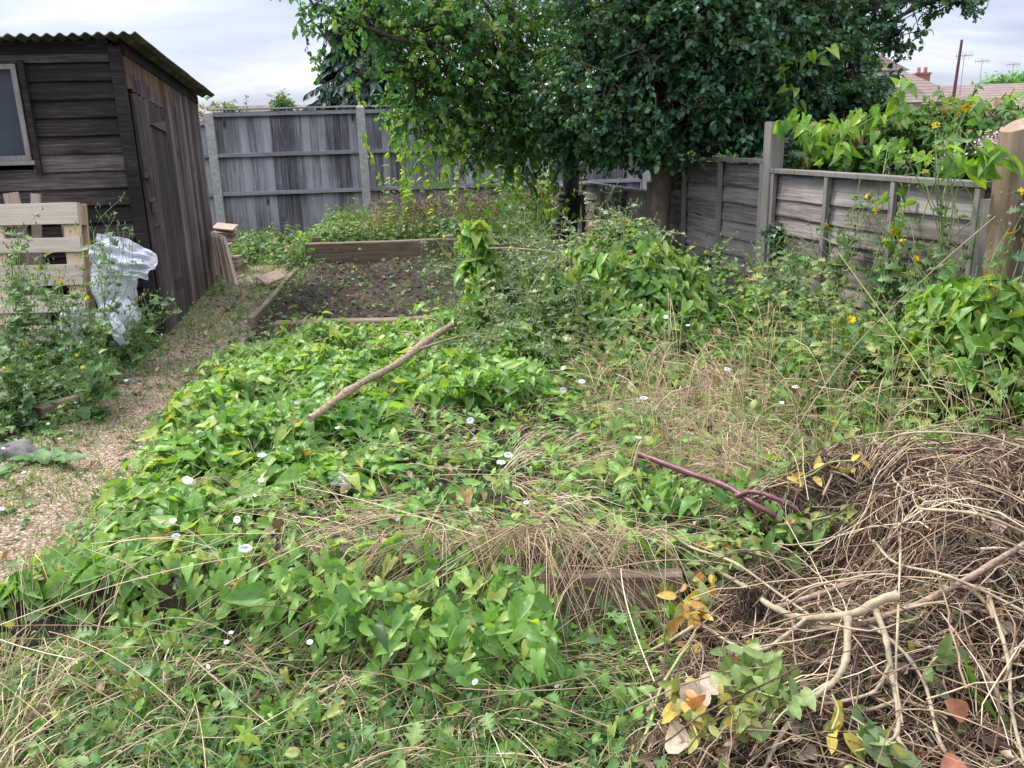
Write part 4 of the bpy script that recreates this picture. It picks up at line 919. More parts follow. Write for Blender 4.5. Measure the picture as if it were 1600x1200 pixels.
for lab, u, v, w_, tilt in [('dull plank leaning behind the pallet, its square end just above it', 18, 298, .11, 6), ('thin split plank leaning behind the pallet gaps', 48, 300, .07, -5), ('narrow offcut leaning behind the pallet near the shed corner', 98, 330, .05, 3)]:
    a = PY(u, v, 6.22); g = Geo(); plank(g, 2, 0, a[2]-.2, -w_/2, w_/2, 0, .02, rng.random(), n=10); o = g.build('leaning_plank', M['lath'], None, smooth=False)
    o.location = (a[0]+math.sin(R_(tilt))*.9, 6.22-.12, .2); o.rotation_euler = (R_(-7), R_(-tilt), 0); tag(o, lab, 'plank')
# laths against the shed's far corner
for i in range(13):
    top = PY(331+1.6*i+rng.uniform(-1, 1), 362+i*.7, 8.65-.05*i); bot = PY(341+2.4*i+rng.uniform(-2, 2), 430+i*1.3, 8.3-.05*i); bot[2] = max(.2, bot[2]); d = top-bot; L = np.linalg.norm(d)
    g = Geo(); plank(g, 2, 0, L, -.014, .014, -.006, .006, rng.random(), n=8, wob=.003, bev=.001); o = g.build('lath', M['lath'], None, smooth=False); o.location = bot
    o.rotation_euler = Vector(d).to_track_quat('Z', 'Y').to_euler(); tag(o, ['first', 'second', 'third', 'fourth', 'fifth', 'sixth', 'middle', 'eighth', 'ninth', 'tenth', 'eleventh', 'twelfth', 'outermost'][i]+' thin lath from the shed side in the leaning bundle', 'lath', 'laths leaning on the shed corner')
for i, (u, v, L, w_, rz, dz) in enumerate([(350, 362, .26, .16, .3, 0), (352, 356, .24, .14, -.2, .03), (348, 372, .3, .18, .1, -.05)]):
    a = PY(u, v, 9.3); g = Geo(); plank(g, 0, -L/2, L/2, -w_/2, w_/2, 0, .02, rng.random(), n=6); o = g.build('board_offcut', M['lath'], None, smooth=False)
    o.location = (a[0], 9.3, a[2]); o.rotation_euler = (R_(18), R_(6), rz)
    tag(o, ['broad pale offcut lying on the stacked boards behind the laths', 'topmost pale offcut of the little stack behind the laths', 'lowest offcut jutting from the stack behind the laths'][i], 'offcut')
a = PY(350, 400, 9.3); g = Geo()
for k in range(5): plank(g, 0, -.17+.01*k, .17, -.1, .1, .035*k, .035*k+.03, rng.random(), n=6)
o = g.build('board_stack', M['lath'], None, smooth=False); o.location = (a[0], 9.3, .27); tag(o, 'low stack of weathered boards half hidden in grass behind the laths', 'board stack')
# slate and stones
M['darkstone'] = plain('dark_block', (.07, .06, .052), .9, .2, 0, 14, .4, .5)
def stone(label, c, r, seed, name='stone', mat='slate', flat=.6):
    rg = np.random.default_rng(seed); n, m_ = 28, 20; V = []
    for j in range(m_+1):
        th = math.pi*j/m_
        for i in range(n):
            ph = 2*math.pi*i/n; d = Vector((math.sin(th)*math.cos(ph), math.sin(th)*math.sin(ph), math.cos(th))); k = 1+.55*(mnoise.noise(d*1.3+Vector((seed, 0, 0))))+.22*mnoise.noise(d*3.3+Vector((seed, 3, 0)))+.08*mnoise.noise(d*9+Vector((seed, 3, 0)))
            V.append((d.x*r*k, d.y*r*k*.85, d.z*r*k*flat))
    k = np.arange(m_)[:, None]*n; j = np.arange(n)[None]; j2 = (j+1) % n; g = Geo(); g.add(V, np.stack([k+j, k+n+j, k+n+j2, k+j2], -1).reshape(-1, 4), .5)
    o = g.build(name, M[mat], None); o.location = c; return tag(o, label, 'stone')
stone('rounded grey stone beside the gravel at the left edge', on(22, 715), .12, 2, flat=.7)
stone('mossy stone hidden among weeds below the pallet', on(100, 625), .09, 5)
stone('small stone on the path verge beside the white blossoms', on(205, 600), .05, 8)
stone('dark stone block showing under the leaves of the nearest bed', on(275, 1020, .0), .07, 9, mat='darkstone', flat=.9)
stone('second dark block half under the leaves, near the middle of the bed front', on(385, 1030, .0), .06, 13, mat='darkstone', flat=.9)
stone('pale upright stone poking through the straw at the bed edge', on(287, 915, .0), .035, 15, flat=1.3)
o = timber('slate_board', 'pale flat slab tilted against the bed edge beside the path', (-2.42, 8.35), (-2.35, 8.85), .13, .02, .30, 'lath', 'slab'); o.rotation_euler[0] = R_(35)
timber('short_log', 'weathered short log lying in weeds left of the path', on(60, 655)[:2], on(150, 620)[:2], .09, .08, .13, 'bedtimber', 'log')

# white sacks
mt, t_, b_, o_ = newmat('white_plastic_sack'); tcn_ = N(t_, 'ShaderNodeTexCoord'); n_ = N(t_, 'ShaderNodeTexNoise', ins={'Scale': 7., 'Detail': 6., 'Roughness': .6, 'Distortion': 1.2}); t_.links.new(tcn_.outputs['Object'], n_.inputs[0])
t_.links.new(ramp(t_, [(.3, (.52, .53, .57)), (.7, (.64, .65, .69))], n_.outputs[0]).outputs[0], b_.inputs['Base Color']); b_.inputs['Roughness'].default_value = .38
bu_ = N(t_, 'ShaderNodeBump', ins={'Strength': .3, 'Distance': .015}); t_.links.new(n_.outputs[0], bu_.inputs['Height']); t_.links.new(bu_.outputs[0], b_.inputs['Normal']); M['sack'] = mt
def sack(label, c, r, seed, name='plastic_sack'):
    n, m_ = 48, 34; V = []
    for j in range(m_+1):
        th = math.pi*j/m_
        for i in range(n):
            ph = 2*math.pi*i/n; d = Vector((math.sin(th)*math.cos(ph), math.sin(th)*math.sin(ph), math.cos(th)))
            k = 1+.22*mnoise.noise(d*1.6+Vector((seed, 0, 0)))+.08*(1-abs(mnoise.noise(Vector((d.x*2.6, d.y*2.6, d.z*1.2))+Vector((seed, 9, 0)))*2))+.04*(1-abs(mnoise.noise(Vector((d.x*7, d.y*7, d.z*3))+Vector((seed, 9, 5)))*2))
            neck = 1-.35*max(0, d.z)**2; V.append((d.x*r[0]*k*neck, d.y*r[1]*k*neck, d.z*r[2]*k))
    k = np.arange(m_)[:, None]*n; j = np.arange(n)[None]; j2 = (j+1) % n; g = Geo(); g.add(V, np.stack([k+j, k+n+j, k+n+j2, k+j2], -1).reshape(-1, 4), .5)
    o = g.build(name, M['sack'], None); o.location = c; return tag(o, label, 'sack')
def sheet(label, c, L, W, rot, seed, amp=.05, name='plastic_sheet', droop=.3):
    n, m_ = 60, 44; V = []
    for i in range(n):
        for j in range(m_):
            x = i/(n-1)-.5; y = j/(m_-1)-.5; e = 1+.18*mnoise.noise(Vector((x*3+seed, y*3, 1))); q = Vector((x*3.2+seed, y*3.2, seed))
            z = amp*(2.4*abs(mnoise.noise(q*.8))+.9*abs(mnoise.noise(q*1.9))+.22*abs(mnoise.noise(q*5)))-droop*W*(x*x*1.3+y*y)
            V.append((x*L*e*(1-.35*abs(y)), y*W*e*(1-.5*abs(x)), z))
    V = np.array(V); i = np.arange(n-1)[:, None]*m_+np.arange(m_-1)[None]; F = np.stack([i, i+m_, i+m_+1, i+1], -1).reshape(-1, 4); g = Geo(); g.add(V, F, .5); g.add(V-[0, 0, .003], F[:, ::-1], .5)
    o = g.build(name, M['sack'], None); o.location = c; o.rotation_euler = rot; return tag(o, label, 'plastic sheet')
sack('full white plastic sack standing against the shed wall beside the pallet', PY(176, 440, 6.05), (.145, .11, .22), 1)
sack('lower white sack slumped behind the weeds under the full sack', PY(185, 492, 6.0), (.13, .1, .15), 4)
sheet('crumpled white plastic sheet draped over the top of the full sack', PY(192, 402, 5.93), .46, .24, (R_(68), R_(22), R_(5)), 2.3, amp=.05)
sheet('torn white plastic rag hanging in the dock leaves', PY(112, 510, 5.55), .17, .32, (R_(82), R_(12), 0), 5.1, amp=.03)
sheet('narrow white plastic strip trailing to the ground by the shed corner', PY(178, 510, 5.7), .10, .30, (R_(75), R_(-30), R_(10)), 8.2, amp=.02)
o = sheet('wisp of pale bluish plastic film caught on the bindweed mat', on(532, 748, .1), .11, .08, (R_(15), 0, .2), 3.1, amp=.01)

# ================================================================== low vegetation
POLY = dict(
 G1=[(395, 545), (480, 535), (620, 540), (720, 500), (800, 520), (860, 560), (900, 640), (760, 650), (640, 650), (610, 760), (520, 765), (400, 790), (330, 860), (250, 880), (140, 900), (0, 950), (-90, 970), (-90, 930), (60, 890), (130, 850), (220, 750), (285, 650), (300, 600)],
 G2=[(720, 480), (880, 430), (920, 380), (1010, 380), (1080, 440), (1160, 480), (1260, 520), (1330, 560), (1250, 610), (1020, 600), (880, 610), (800, 540)],
 G3=[(1240, 530), (1300, 470), (1380, 420), (1750, 380), (1800, 650), (1500, 640), (1300, 620)],
 G5=[(250, 900), (500, 880), (720, 910), (870, 970), (860, 1130), (700, 1120), (560, 1080), (300, 1000)],
 S1=[(420, 790), (560, 770), (700, 800), (880, 770), (940, 850), (1010, 960), (880, 960), (790, 960), (740, 870), (500, 885), (330, 905), (240, 880), (330, 860)],
 S2=[(620, 655), (780, 650), (900, 630), (980, 720), (930, 790), (700, 760), (620, 720)],
 S3=[(1000, 600), (1200, 560), (1290, 640), (1290, 740), (1130, 790), (1000, 680)],
 GAP=[(110, 955), (230, 930), (430, 955), (560, 1000), (470, 1060), (330, 1090), (200, 1060), (120, 1010)],
 HE=[(1130, 790), (1250, 750), (1500, 690), (1750, 680), (1800, 1300), (850, 1300), (900, 1150), (1010, 1010), (1050, 850)],
)
def sample(n, x0, x1, y0, y1, wf, seed):
    rg = np.random.default_rng(seed); x = rg.uniform(x0, x1, n); y = rg.uniform(y0, y1, n); z = S(x, y); u, v = project(np.c_[x, y, z+.05]); W = wf(x, y, u, v)
    k = rg.random(n) < W; return x[k], y[k], z[k], u[k], v[k], rg
def inp(nm, u, v): return inpoly(u, v, POLY[nm])
def inbed(x, y): return (x > -1.80) & (y > 2.0) & (y < 5.95)
def w_bind(x, y, u, v):
    n = fbm(x, y, 2.2, 3); w = np.where(inbed(x, y), .30, 0.)
    w = np.where(inp('G1', u, v) & (x > -1.95), 1., w); w = np.where(inp('G2', u, v) | inp('G3', u, v), 1., w); w = np.where(inp('G5', u, v), .85, w)
    front = (y < 2.45) & (x > -2.6) & (x < .5); w = np.where(front & ~inp('G5', u, v), .30, w)
    w = np.where(inp('S1', u, v), .22, w); w = np.where(inp('S2', u, v), .4, w); w = np.where(inp('S3', u, v), .2, w); w = np.where(inp('GAP', u, v), .05, w)
    hp = heap(x, y); w = np.where(hp > .06, .0, w); w = np.where((y > 2.3) & (y < 2.6) & (x < -.05) & (x > -1.5), .9, w); w = w*(pathw(x, y) < -.02+.12*(n-.5))*(x < 3.4)
    w = np.where((x > FP[1][0]+.2-(y-3.92)*.25) & (y > 1), 0, w); w = np.where((y > 5.95) & (x < .0), 0, w)
    return w*np.clip(.25+1.5*n, 0, 1)
def bindmat():
    T = Geo(); st = Geo()
    x, y, z, u, v, rg = sample(62000, -2.7, 3.0, 1.4, 6.9, w_bind, 31); n = len(x)
    lump = fbm(x, y, 3.2, 3); thick = .05+.42*np.clip(lump-.32, 0, 1); thick = np.where(inp('S1', u, v) | inp('S2', u, v) | inp('S3', u, v), .10, thick)
    fr = y < 2.46; thick = np.where((y < 3.0) & (x < -1.25), .05, thick); thick = np.where(fr & (x > -1.3), np.where(inp('G5', u, v), .30, .14)*(1-.5*ss(2.2, 1.7, y)), thick)
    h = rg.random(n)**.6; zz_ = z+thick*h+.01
    az = rg.random(n)*6.283; e = .02; gx = (S(x+e, y)-S(x-e, y))/(2*e); gy = (S(x, y+e)-S(x, y-e))/(2*e); gx = np.clip(gx, -1.2, 1.2); gy = np.clip(gy, -1.2, 1.2)
    Nn = unit(np.c_[-gx, -gy, np.ones(n)]+rg.normal(size=(n, 3))*.33+np.c_[np.zeros(n), np.where(fr, -.7, -.15), np.zeros(n)])
    L = np.c_[np.cos(az)-gx*.8, np.sin(az)-gy*.8-np.where(fr, .6, .2), np.zeros(n)]; L = unit(L-Nn*(L*Nn).sum(1, keepdims=True)+[0, 0, -.22])
    sz = (.026+.058*rg.random(n)**1.5)*np.where(inp('G1', u, v) & (v > 640) | inp('G3', u, v), 1.2, 1.)*np.where(inp('S1', u, v) | inp('S2', u, v), .8, 1.)
    big = rg.random(n) < .012; sz = np.where(big, sz*1.6, sz)*np.where(fr & ~inp('G5', u, v), .72, 1.)
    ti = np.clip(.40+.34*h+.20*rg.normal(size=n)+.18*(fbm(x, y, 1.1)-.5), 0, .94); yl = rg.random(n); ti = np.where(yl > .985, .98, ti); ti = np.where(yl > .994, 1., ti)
    P = np.c_[x, y, zz_]; c_ = rg.choice(3, n, p=[.5, .3, .2])
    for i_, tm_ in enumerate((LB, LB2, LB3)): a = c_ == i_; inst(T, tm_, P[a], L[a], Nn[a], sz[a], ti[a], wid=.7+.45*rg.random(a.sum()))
    # petioles and twining stems
    k = rg.random(n) < .5; Q = P[k]; m_ = len(Q); D = rg.normal(size=(m_, 3))*.03+[0, 0, -.07]
    tubes(st, np.stack([Q, Q+D*.5-L[k]*.01, Q+D], 1), .0013, 3, .5+.3*rg.random(m_))
    m_ = 900; i = rg.integers(0, n, m_); th = rg.random(m_)*6.28; cv = rg.normal(size=m_)*3; ln = .15+.35*rg.random(m_); K = 9; s_ = np.linspace(0, 1, K)
    ang = th[:, None]+cv[:, None]*s_; X = x[i][:, None]+np.cumsum(np.cos(ang), 1)*ln[:, None]/K; Yy = y[i][:, None]+np.cumsum(np.sin(ang), 1)*ln[:, None]/K
    Z = S(X, Yy)+.05+(.10*rg.random(m_))[:, None]+.03*np.sin(s_*7+th[:, None]); tubes(st, np.stack([X, Yy, Z], -1), .0014, 3, .5+.5*rg.random(m_))
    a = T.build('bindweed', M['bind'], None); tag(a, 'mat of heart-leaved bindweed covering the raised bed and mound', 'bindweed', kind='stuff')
    b = st.build('bindweed_stems', M['stem'], None); tag(b, 'thin twining green stems through the bindweed mat', 'stems', kind='stuff')
bindmat()

def lay(n, wf, seed, ln, rad, off, dirf=None, K=6, curv=1.2, bb=(-2.7, 3, 1.2, 6.8), arch=.04, stiff=.0):
    x, y, z, u, v, rg = sample(n, *bb, wf, seed); m_ = len(x)
    th = dirf(x, y, u, v, rg) if dirf else rg.random(m_)*6.283
    L = ln[0]+(ln[1]-ln[0])*rg.random(m_); s_ = np.linspace(-.5, .5, K); ang = th[:, None]+(curv*rg.normal(size=m_))[:, None]*s_
    dX = np.cumsum(np.cos(ang), 1)/K; dY = np.cumsum(np.sin(ang), 1)/K; X = x[:, None]+(dX-dX[:, K//2, None])*L[:, None]; Y = y[:, None]+(dY-dY[:, K//2, None])*L[:, None]
    Zs = S(X, Y); Zc = Zs.max(1, keepdims=True)*stiff+Zs*(1-stiff); o = off[0]+(off[1]-off[0])*rg.random(m_)
    Z = Zc+o[:, None]+arch*(1-(2*s_)**2)*rg.random(m_)[:, None]+(rg.normal(size=m_)*.25*L)[:, None]*s_*.35
    return np.stack([X, Y, Z], -1), rad*(.6+.8*rg.random(m_))[:, None]*np.ones((1, K)), rg, u, v
def w_straw(x, y, u, v):
    w = np.where(inbed(x, y), .07, .0); w = np.where((y < 2.45) & (x > -2.6), .30, w); w = np.where(inp('GAP', u, v), .6, w); w = np.where(inp('G1', u, v), .03, w); w = np.where(inp('G2', u, v), .05, w); w = np.where(inp('G3', u, v), .10, w)
    w = np.where(inp('S1', u, v), .52, w); w = np.where(inp('S2', u, v), .34, w); w = np.where(inp('S3', u, v), .62, w); 
    w = np.where(heap(x, y) > .05, .05, w); return w*(pathw(x, y) < 0)*(x < FP[1][0]-.05-(y-3.92)*.25)*np.clip(fbm(x, y, 4, 3)*2-.25, .1, 1)
def d_straw(x, y, u, v, rg):
    n = len(x); t = rg.normal(size=n)*.5+.12; t = np.where(inp('S3', u, v), rg.normal(size=n)*.5+2.2, t); t = np.where(y < 2.5, rg.normal(size=n)*.7+.4, t)
    fl = (fbm(x, y, 1.3, 2)-.5)*2.2; return t+fl
def straw():
    g = Geo(); P, r, rg, u, v = lay(11000, w_straw, 41, (.10, .45), .0012, (.02, .13), d_straw, curv=.7, stiff=.5)
    tubes(g, P, r, 3, np.clip(.5+.28*rg.normal(size=len(P)), 0, 1))
    # matted tufts: every tuft is a bundle of strands from one root, fanned and broken
    x, y, z, u, v, rg = sample(3600, -2.7, 3, 1.2, 6.8, w_straw, 42); m_ = len(x); th0 = d_straw(x, y, u, v, rg); cv0 = rg.normal(size=m_)*.45; L0 = .22+.36*rg.random(m_); k = 16; K = 7
    rp = lambda a: np.repeat(a, k); N_ = m_*k; th = rp(th0)+rg.normal(size=N_)*.28; cv = rp(cv0)+rg.normal(size=N_)*.35; ln = rp(L0)*(.35+.8*rg.random(N_)); s_ = np.linspace(0, 1, K)
    ang = th[:, None]+cv[:, None]*s_; bx = rp(x)+rg.normal(size=N_)*.022; by = rp(y)+rg.normal(size=N_)*.022
    X = bx[:, None]+np.cumsum(np.cos(ang), 1)/K*ln[:, None]; Y = by[:, None]+np.cumsum(np.sin(ang), 1)/K*ln[:, None]; hh = rp(.03+.07*rg.random(m_))+.02*rg.random(N_)
    Z = np.maximum(S(X, Y), rp(S(x, y))[:, None]-.12*s_)+hh[:, None]*np.sin(.3+s_*2.6)+.008; P = np.stack([X, Y, Z], -1); P = P+np.cumsum(rg.normal(size=P.shape)*.0018, 1); rib = rg.random(N_) < .4
    tubes(g, P[~rib], .0012*(.6+.7*rg.random((~rib).sum()))[:, None]*(1-.5*s_), 3, np.clip(rp(.45+.45*rg.random(m_))[~rib]+.12*rg.normal(size=(~rib).sum()), 0, 1))
    ribbons(g, P[rib], .0032*(1-.8*s_**2)[None]*np.ones((rib.sum(), 1)), unit(np.c_[-np.sin(th[rib]), np.cos(th[rib]), rg.normal(size=rib.sum())*.6]), np.clip(rp(.5+.45*rg.random(m_))[rib]+.1*rg.normal(size=rib.sum()), 0, 1))
    # straw hanging down the face of the near board
    m_ = 230; c = rg.choice(3, m_, p=[.5, .3, .2]); x0 = np.array([.05, -.30, .32])[c]+rg.normal(size=m_)*np.array([.07, .12, .10])[c]; y0 = 2.55+.12*rg.random(m_); ln = .25+.3*rg.random(m_); s_ = np.linspace(0, 1, 7)
    X = x0[:, None]+(rg.normal(size=m_)*.75-.25)[:, None]*ln[:, None]*s_; Y = y0[:, None]-.30*s_*ln[:, None]/.4-.02; Z = .36+.05*rg.random(m_)[:, None]+.05*np.sin(s_*3)-np.clip(s_-.25, 0, 1)*ln[:, None]*.75
    tubes(g, np.stack([X, Y, np.maximum(Z, S(X, Y)*0+.03)], -1), .0012, 3, np.clip(.5+.25*rg.normal(size=m_), 0, 1))
    # upright broken stalks over the right side
    m_ = 680; x = rg.uniform(.35, 2.0, m_); y = rg.uniform(2.9, 4.4, m_); z = S(x, y); ln = .15+.42*rg.random(m_); th = rg.random(m_)*6.28; le = .25+.6*rg.random(m_); s_ = np.linspace(0, 1, 6)
    bend = s_**1.6; X = x[:, None]+np.cos(th)[:, None]*(ln*le)[:, None]*bend; Y = y[:, None]+np.sin(th)[:, None]*(ln*le)[:, None]*bend; Z = z[:, None]+(ln*np.sqrt(1-le*le*.8))[:, None]*np.sin(s_*1.7)
    tubes(g, np.stack([X, Y, Z], -1), .0014, 3, np.clip(.6+.2*rg.normal(size=m_), 0, 1))
    o = g.build('dry_grass', M['straw'], None); tag(o, 'flattened dry straw-coloured grass lying over the bed', 'dry grass', kind='stuff')
straw()

def blades(g, x, y, ln, wd, rg, lean=(.2, .9), tint=(.45, .2), K=6, zf=None, tmat=0):
    n = len(x); z = (zf or S)(x, y); th = rg.random(n)*6.283; le = lean[0]+(lean[1]-lean[0])*rg.random(n); L = ln*(.5+.7*rg.random(n)); s_ = np.linspace(0, 1, K)
    out = (s_**1.5)[None]*(L*le)[:, None]; X = x[:, None]+np.cos(th)[:, None]*out; Y = y[:, None]+np.sin(th)[:, None]*out
    Z = z[:, None]+L[:, None]*(s_[None]*(1-.35*le[:, None])-(.55*le[:, None])*s_[None]**3); P = np.stack([X, Y, Z], -1)
    side = np.c_[-np.sin(th), np.cos(th), .3*rg.normal(size=n)]; side = unit(side); wid = (wd*(.6+.8*rg.random(n)))[:, None]*(1-s_[None]**2.2*.95)
    ribbons(g, P, wid, side, np.clip(tint[0]+tint[1]*rg.normal(size=n), 0, 1), tmat)
def w_grass(x, y, u, v):
    p = pathw(x, y); n = fbm(x, y, 2.5, 4); edge = np.exp(-np.clip(p, 0, 1)/.22)*(p > 0)
    w = np.where(p > 0, .06+.8*edge+.95*(n > .50)*(y > 3.6)+.5*(n > .55), 0.); w = np.where((p > 0) & (y > 6.8), w+.45, w)
    w = np.where((x < -1.9) & (p <= 0) & (y > 3), .6, w); w = np.where((y < 2.45) & (x < .55), 1., w); w = np.where(inbed(x, y) & (y > 2.45) & (x > .5), .12, w); w = np.where(inbed(x, y) & (y > 2.45) & (x <= .5), .04, w)
    w = np.where((y > 9.2) & (y < 11.6) & (x < -2.1), .9, w); w = np.where((x > -2) & (x < 1) & (y > 5.95) & (y < 9.5), .03, w)
    w = np.where(inp('GAP', u, v), .25, w)
    return w*(heap(x, y) < .08)*(x < 3)
def grass():
    g = Geo(); x, y, z, u, v, rg = sample(120000, -4.6, 3, 1.3, 11.6, w_grass, 51); nr = y < 2.6
    blades(g, x[~nr], y[~nr], .085, .004, rg, tint=(.5, .22)); blades(g, x[nr], y[nr], .20, .0038, rg, tint=(.66, .2), lean=(.3, 1.2))
    rg = np.random.default_rng(5); c = rg.uniform([-1.9, 1.5], [.35, 2.35], (46, 2)); 
    for cx_, cy_ in c: k = 16; blades(g, cx_+rg.normal(size=k)*.03, cy_+rg.normal(size=k)*.03, .30, .007, rg, lean=(.3, 1.2), tint=(.35, .15), K=8)
    c = rg.uniform([1.0, 3.0], [2.0, 4.6], (40, 2))
    for cx_, cy_ in c: k = 16; blades(g, cx_+rg.normal(size=k)*.04, cy_+rg.normal(size=k)*.04, .30, .006, rg, lean=(.1, .8), tint=(.45, .15), K=7)
    # straw-tipped clumps on the far bed
    c = rg.uniform([-2.0, 9.8], [.2, 11.2], (90, 2))
    for cx_, cy_ in c: k = 26; blades(g, cx_+rg.normal(size=k)*.08, cy_+rg.normal(size=k)*.08, .38, .006, rg, lean=(.1, .9), tint=(.7, .2), K=6)
    o = g.build('grass', M['grass'], None); tag(o, 'loose green and straw-coloured grass blades along the path and bed edges', 'grass', kind='stuff')
grass()

def w_weed(x, y, u, v):
    p = pathw(x, y); w = np.where((x < -1.9) & (p <= .05) & (y > 3) & (y < 6.4), 1., 0.); w = np.where((y > 9.3) & (y < 11.5) & (x < -2.15), .7, w); w = np.where((y > 9.6) & (y < 11.6) & (x > -2.3), .95, w)
    w = np.where((x > -2.1) & (x < 1.2) & (y > 5.95) & (y < 9.4), .07*(fbm(x, y, 4, 3) > .44), w); w = np.where((y < 2.45) & (x < .6), .35, w)
    w = np.where(inp('G3', u, v) & (x < FP[1][0]-(y-3.92)*.25), .35, w); w = np.where(inbed(x, y) & (y > 2.45), .40, w); w = np.where((p > .05), .16*(fbm(x, y, 3, 3) > .5), w)
    w = np.where(inp('GAP', u, v), .08, w)
    return w*(heap(x, y) < .08)*(x < FP[1][0]-.02-(y-3.92)*.25)
def groundweeds():
    g = Geo(); x, y, z, u, v, rg = sample(70000, -4.6, 3, 1.3, 11.6, w_weed, 61); n = len(x); up = rg.random(n); left = (x < -1.9) & (y < 6.5); far = y > 9.3
    h = np.where(left, .26*up**1.3*ss(0, -.7, pathw(x, y)), np.where(far, .22*up, np.where(y < 2.45, .22*up, .06*up))); az = rg.random(n)*6.28
    L = unit(np.c_[np.cos(az), np.sin(az)-.2, rg.normal(size=n)*.4-.1]); Nn = unit(rg.normal(size=(n, 3))*.5+[0, -.25, 1])
    sz = np.where(far, .06, np.where(left, .055, .042))*(.5+.8*rg.random(n)); ti = np.clip(.42+.25*up+.2*rg.normal(size=n), 0, 1)
    P = np.c_[x, y, z+h+.008]; c = rg.integers(0, 3, n)
    for i, tm in enumerate((LL, LP, LO)): inst(g, tm, P[c == i], L[c == i], Nn[c == i], sz[c == i]*(1.3 if i == 0 else .8), ti[c == i])
    o = g.build('weed_cover', M['weed'], None); tag(o, 'low mixed weeds with lobed leaves around the path and beds', 'weeds', kind='stuff')
groundweeds()

# litter: clods, dry bits on soil, pebbles
def pebbles():
    g = Geo(); rg = np.random.default_rng(71); n = 26000; x = rg.uniform(-4.4, -1.5, n); y = rg.uniform(1.8, 7.5, n); k = (pathw(x, y) > -.06) & (fbm(x, y, 2.6, 3) > .36); x, y = x[k], y[k]; n = len(x)
    V0 = np.array([(1, 0, 0), (-1, 0, 0), (0, 1, 0), (0, -1, 0), (0, 0, 1), (0, 0, -1)], float)*[1, .75, .5]; F0 = np.array([[0, 2, 4], [2, 1, 4], [1, 3, 4], [3, 0, 4]])
    s = .004+.005*rg.random(n); a = rg.random(n)*6.28; c, sn = np.cos(a), np.sin(a); V = V0[None]*s[:, None, None]*(1+.3*rg.normal(size=(n, 6, 1)))
    V = np.stack([V[..., 0]*c[:, None]-V[..., 1]*sn[:, None], V[..., 0]*sn[:, None]+V[..., 1]*c[:, None], V[..., 2]], -1)+np.c_[x, y, land(x, y)+.008][:, None]
    g.add(V.reshape(-1, 3), (F0[None]+(np.arange(n)*6)[:, None, None]).reshape(-1, 3), np.repeat(rg.random(n), 6))
    o = g.build('gravel', M['pebble'], None); tag(o, 'loose pinkish tan pebbles on the garden path', 'gravel', kind='stuff')
M['pebble'] = tintmat('pebble', [(0, (.13, .08, .05)), (.4, (.29, .19, .125)), (.8, (.42, .31, .22)), (1, (.60, .52, .42))], .75)
pebbles()
def litter():
    g = Geo(); w_ = lambda x, y, u, v: np.where((x > -2.2) & (x < 1.1) & (y > 5.9) & (y < 9.45), .35, np.where(pathw(x, y) > 0, .25, .12))*(heap(x, y) < .1)
    P, r, rg, u, v = lay(9000, w_, 73, (.03, .14), .0022, (.004, .02), K=4, bb=(-4, 2, 1.4, 9.5), arch=.01); tubes(g, P, r, 3, np.clip(.35+.3*rg.normal(size=len(P)), 0, 1))
    x, y, z, u, v, rg = sample(2600, -3, 2.5, 1.6, 9.4, lambda x, y, u, v: .5*(heap(x, y) < .1)+0*x, 74); n = len(x)
    o = g.build('plant_litter', M['roots'], None); tag(o, 'scattered dry stalk fragments on soil and gravel', 'litter', kind='stuff')
    g = Geo(); inst(g, LCR, np.c_[x, y, z+.015+.08*rg.random(n)*inbed(x, y)], unit(rg.normal(size=(n, 3))*[1, 1, .3]), unit(rg.normal(size=(n, 3))*.5+[0, 0, 1]), .035*(.5+rg.random(n)), rg.random(n)); 
    o = g.build('dead_leaves', M['dryleaf'], None); tag(o, 'small curled dead leaves scattered over the beds', 'dead leaves', kind='stuff')
litter()

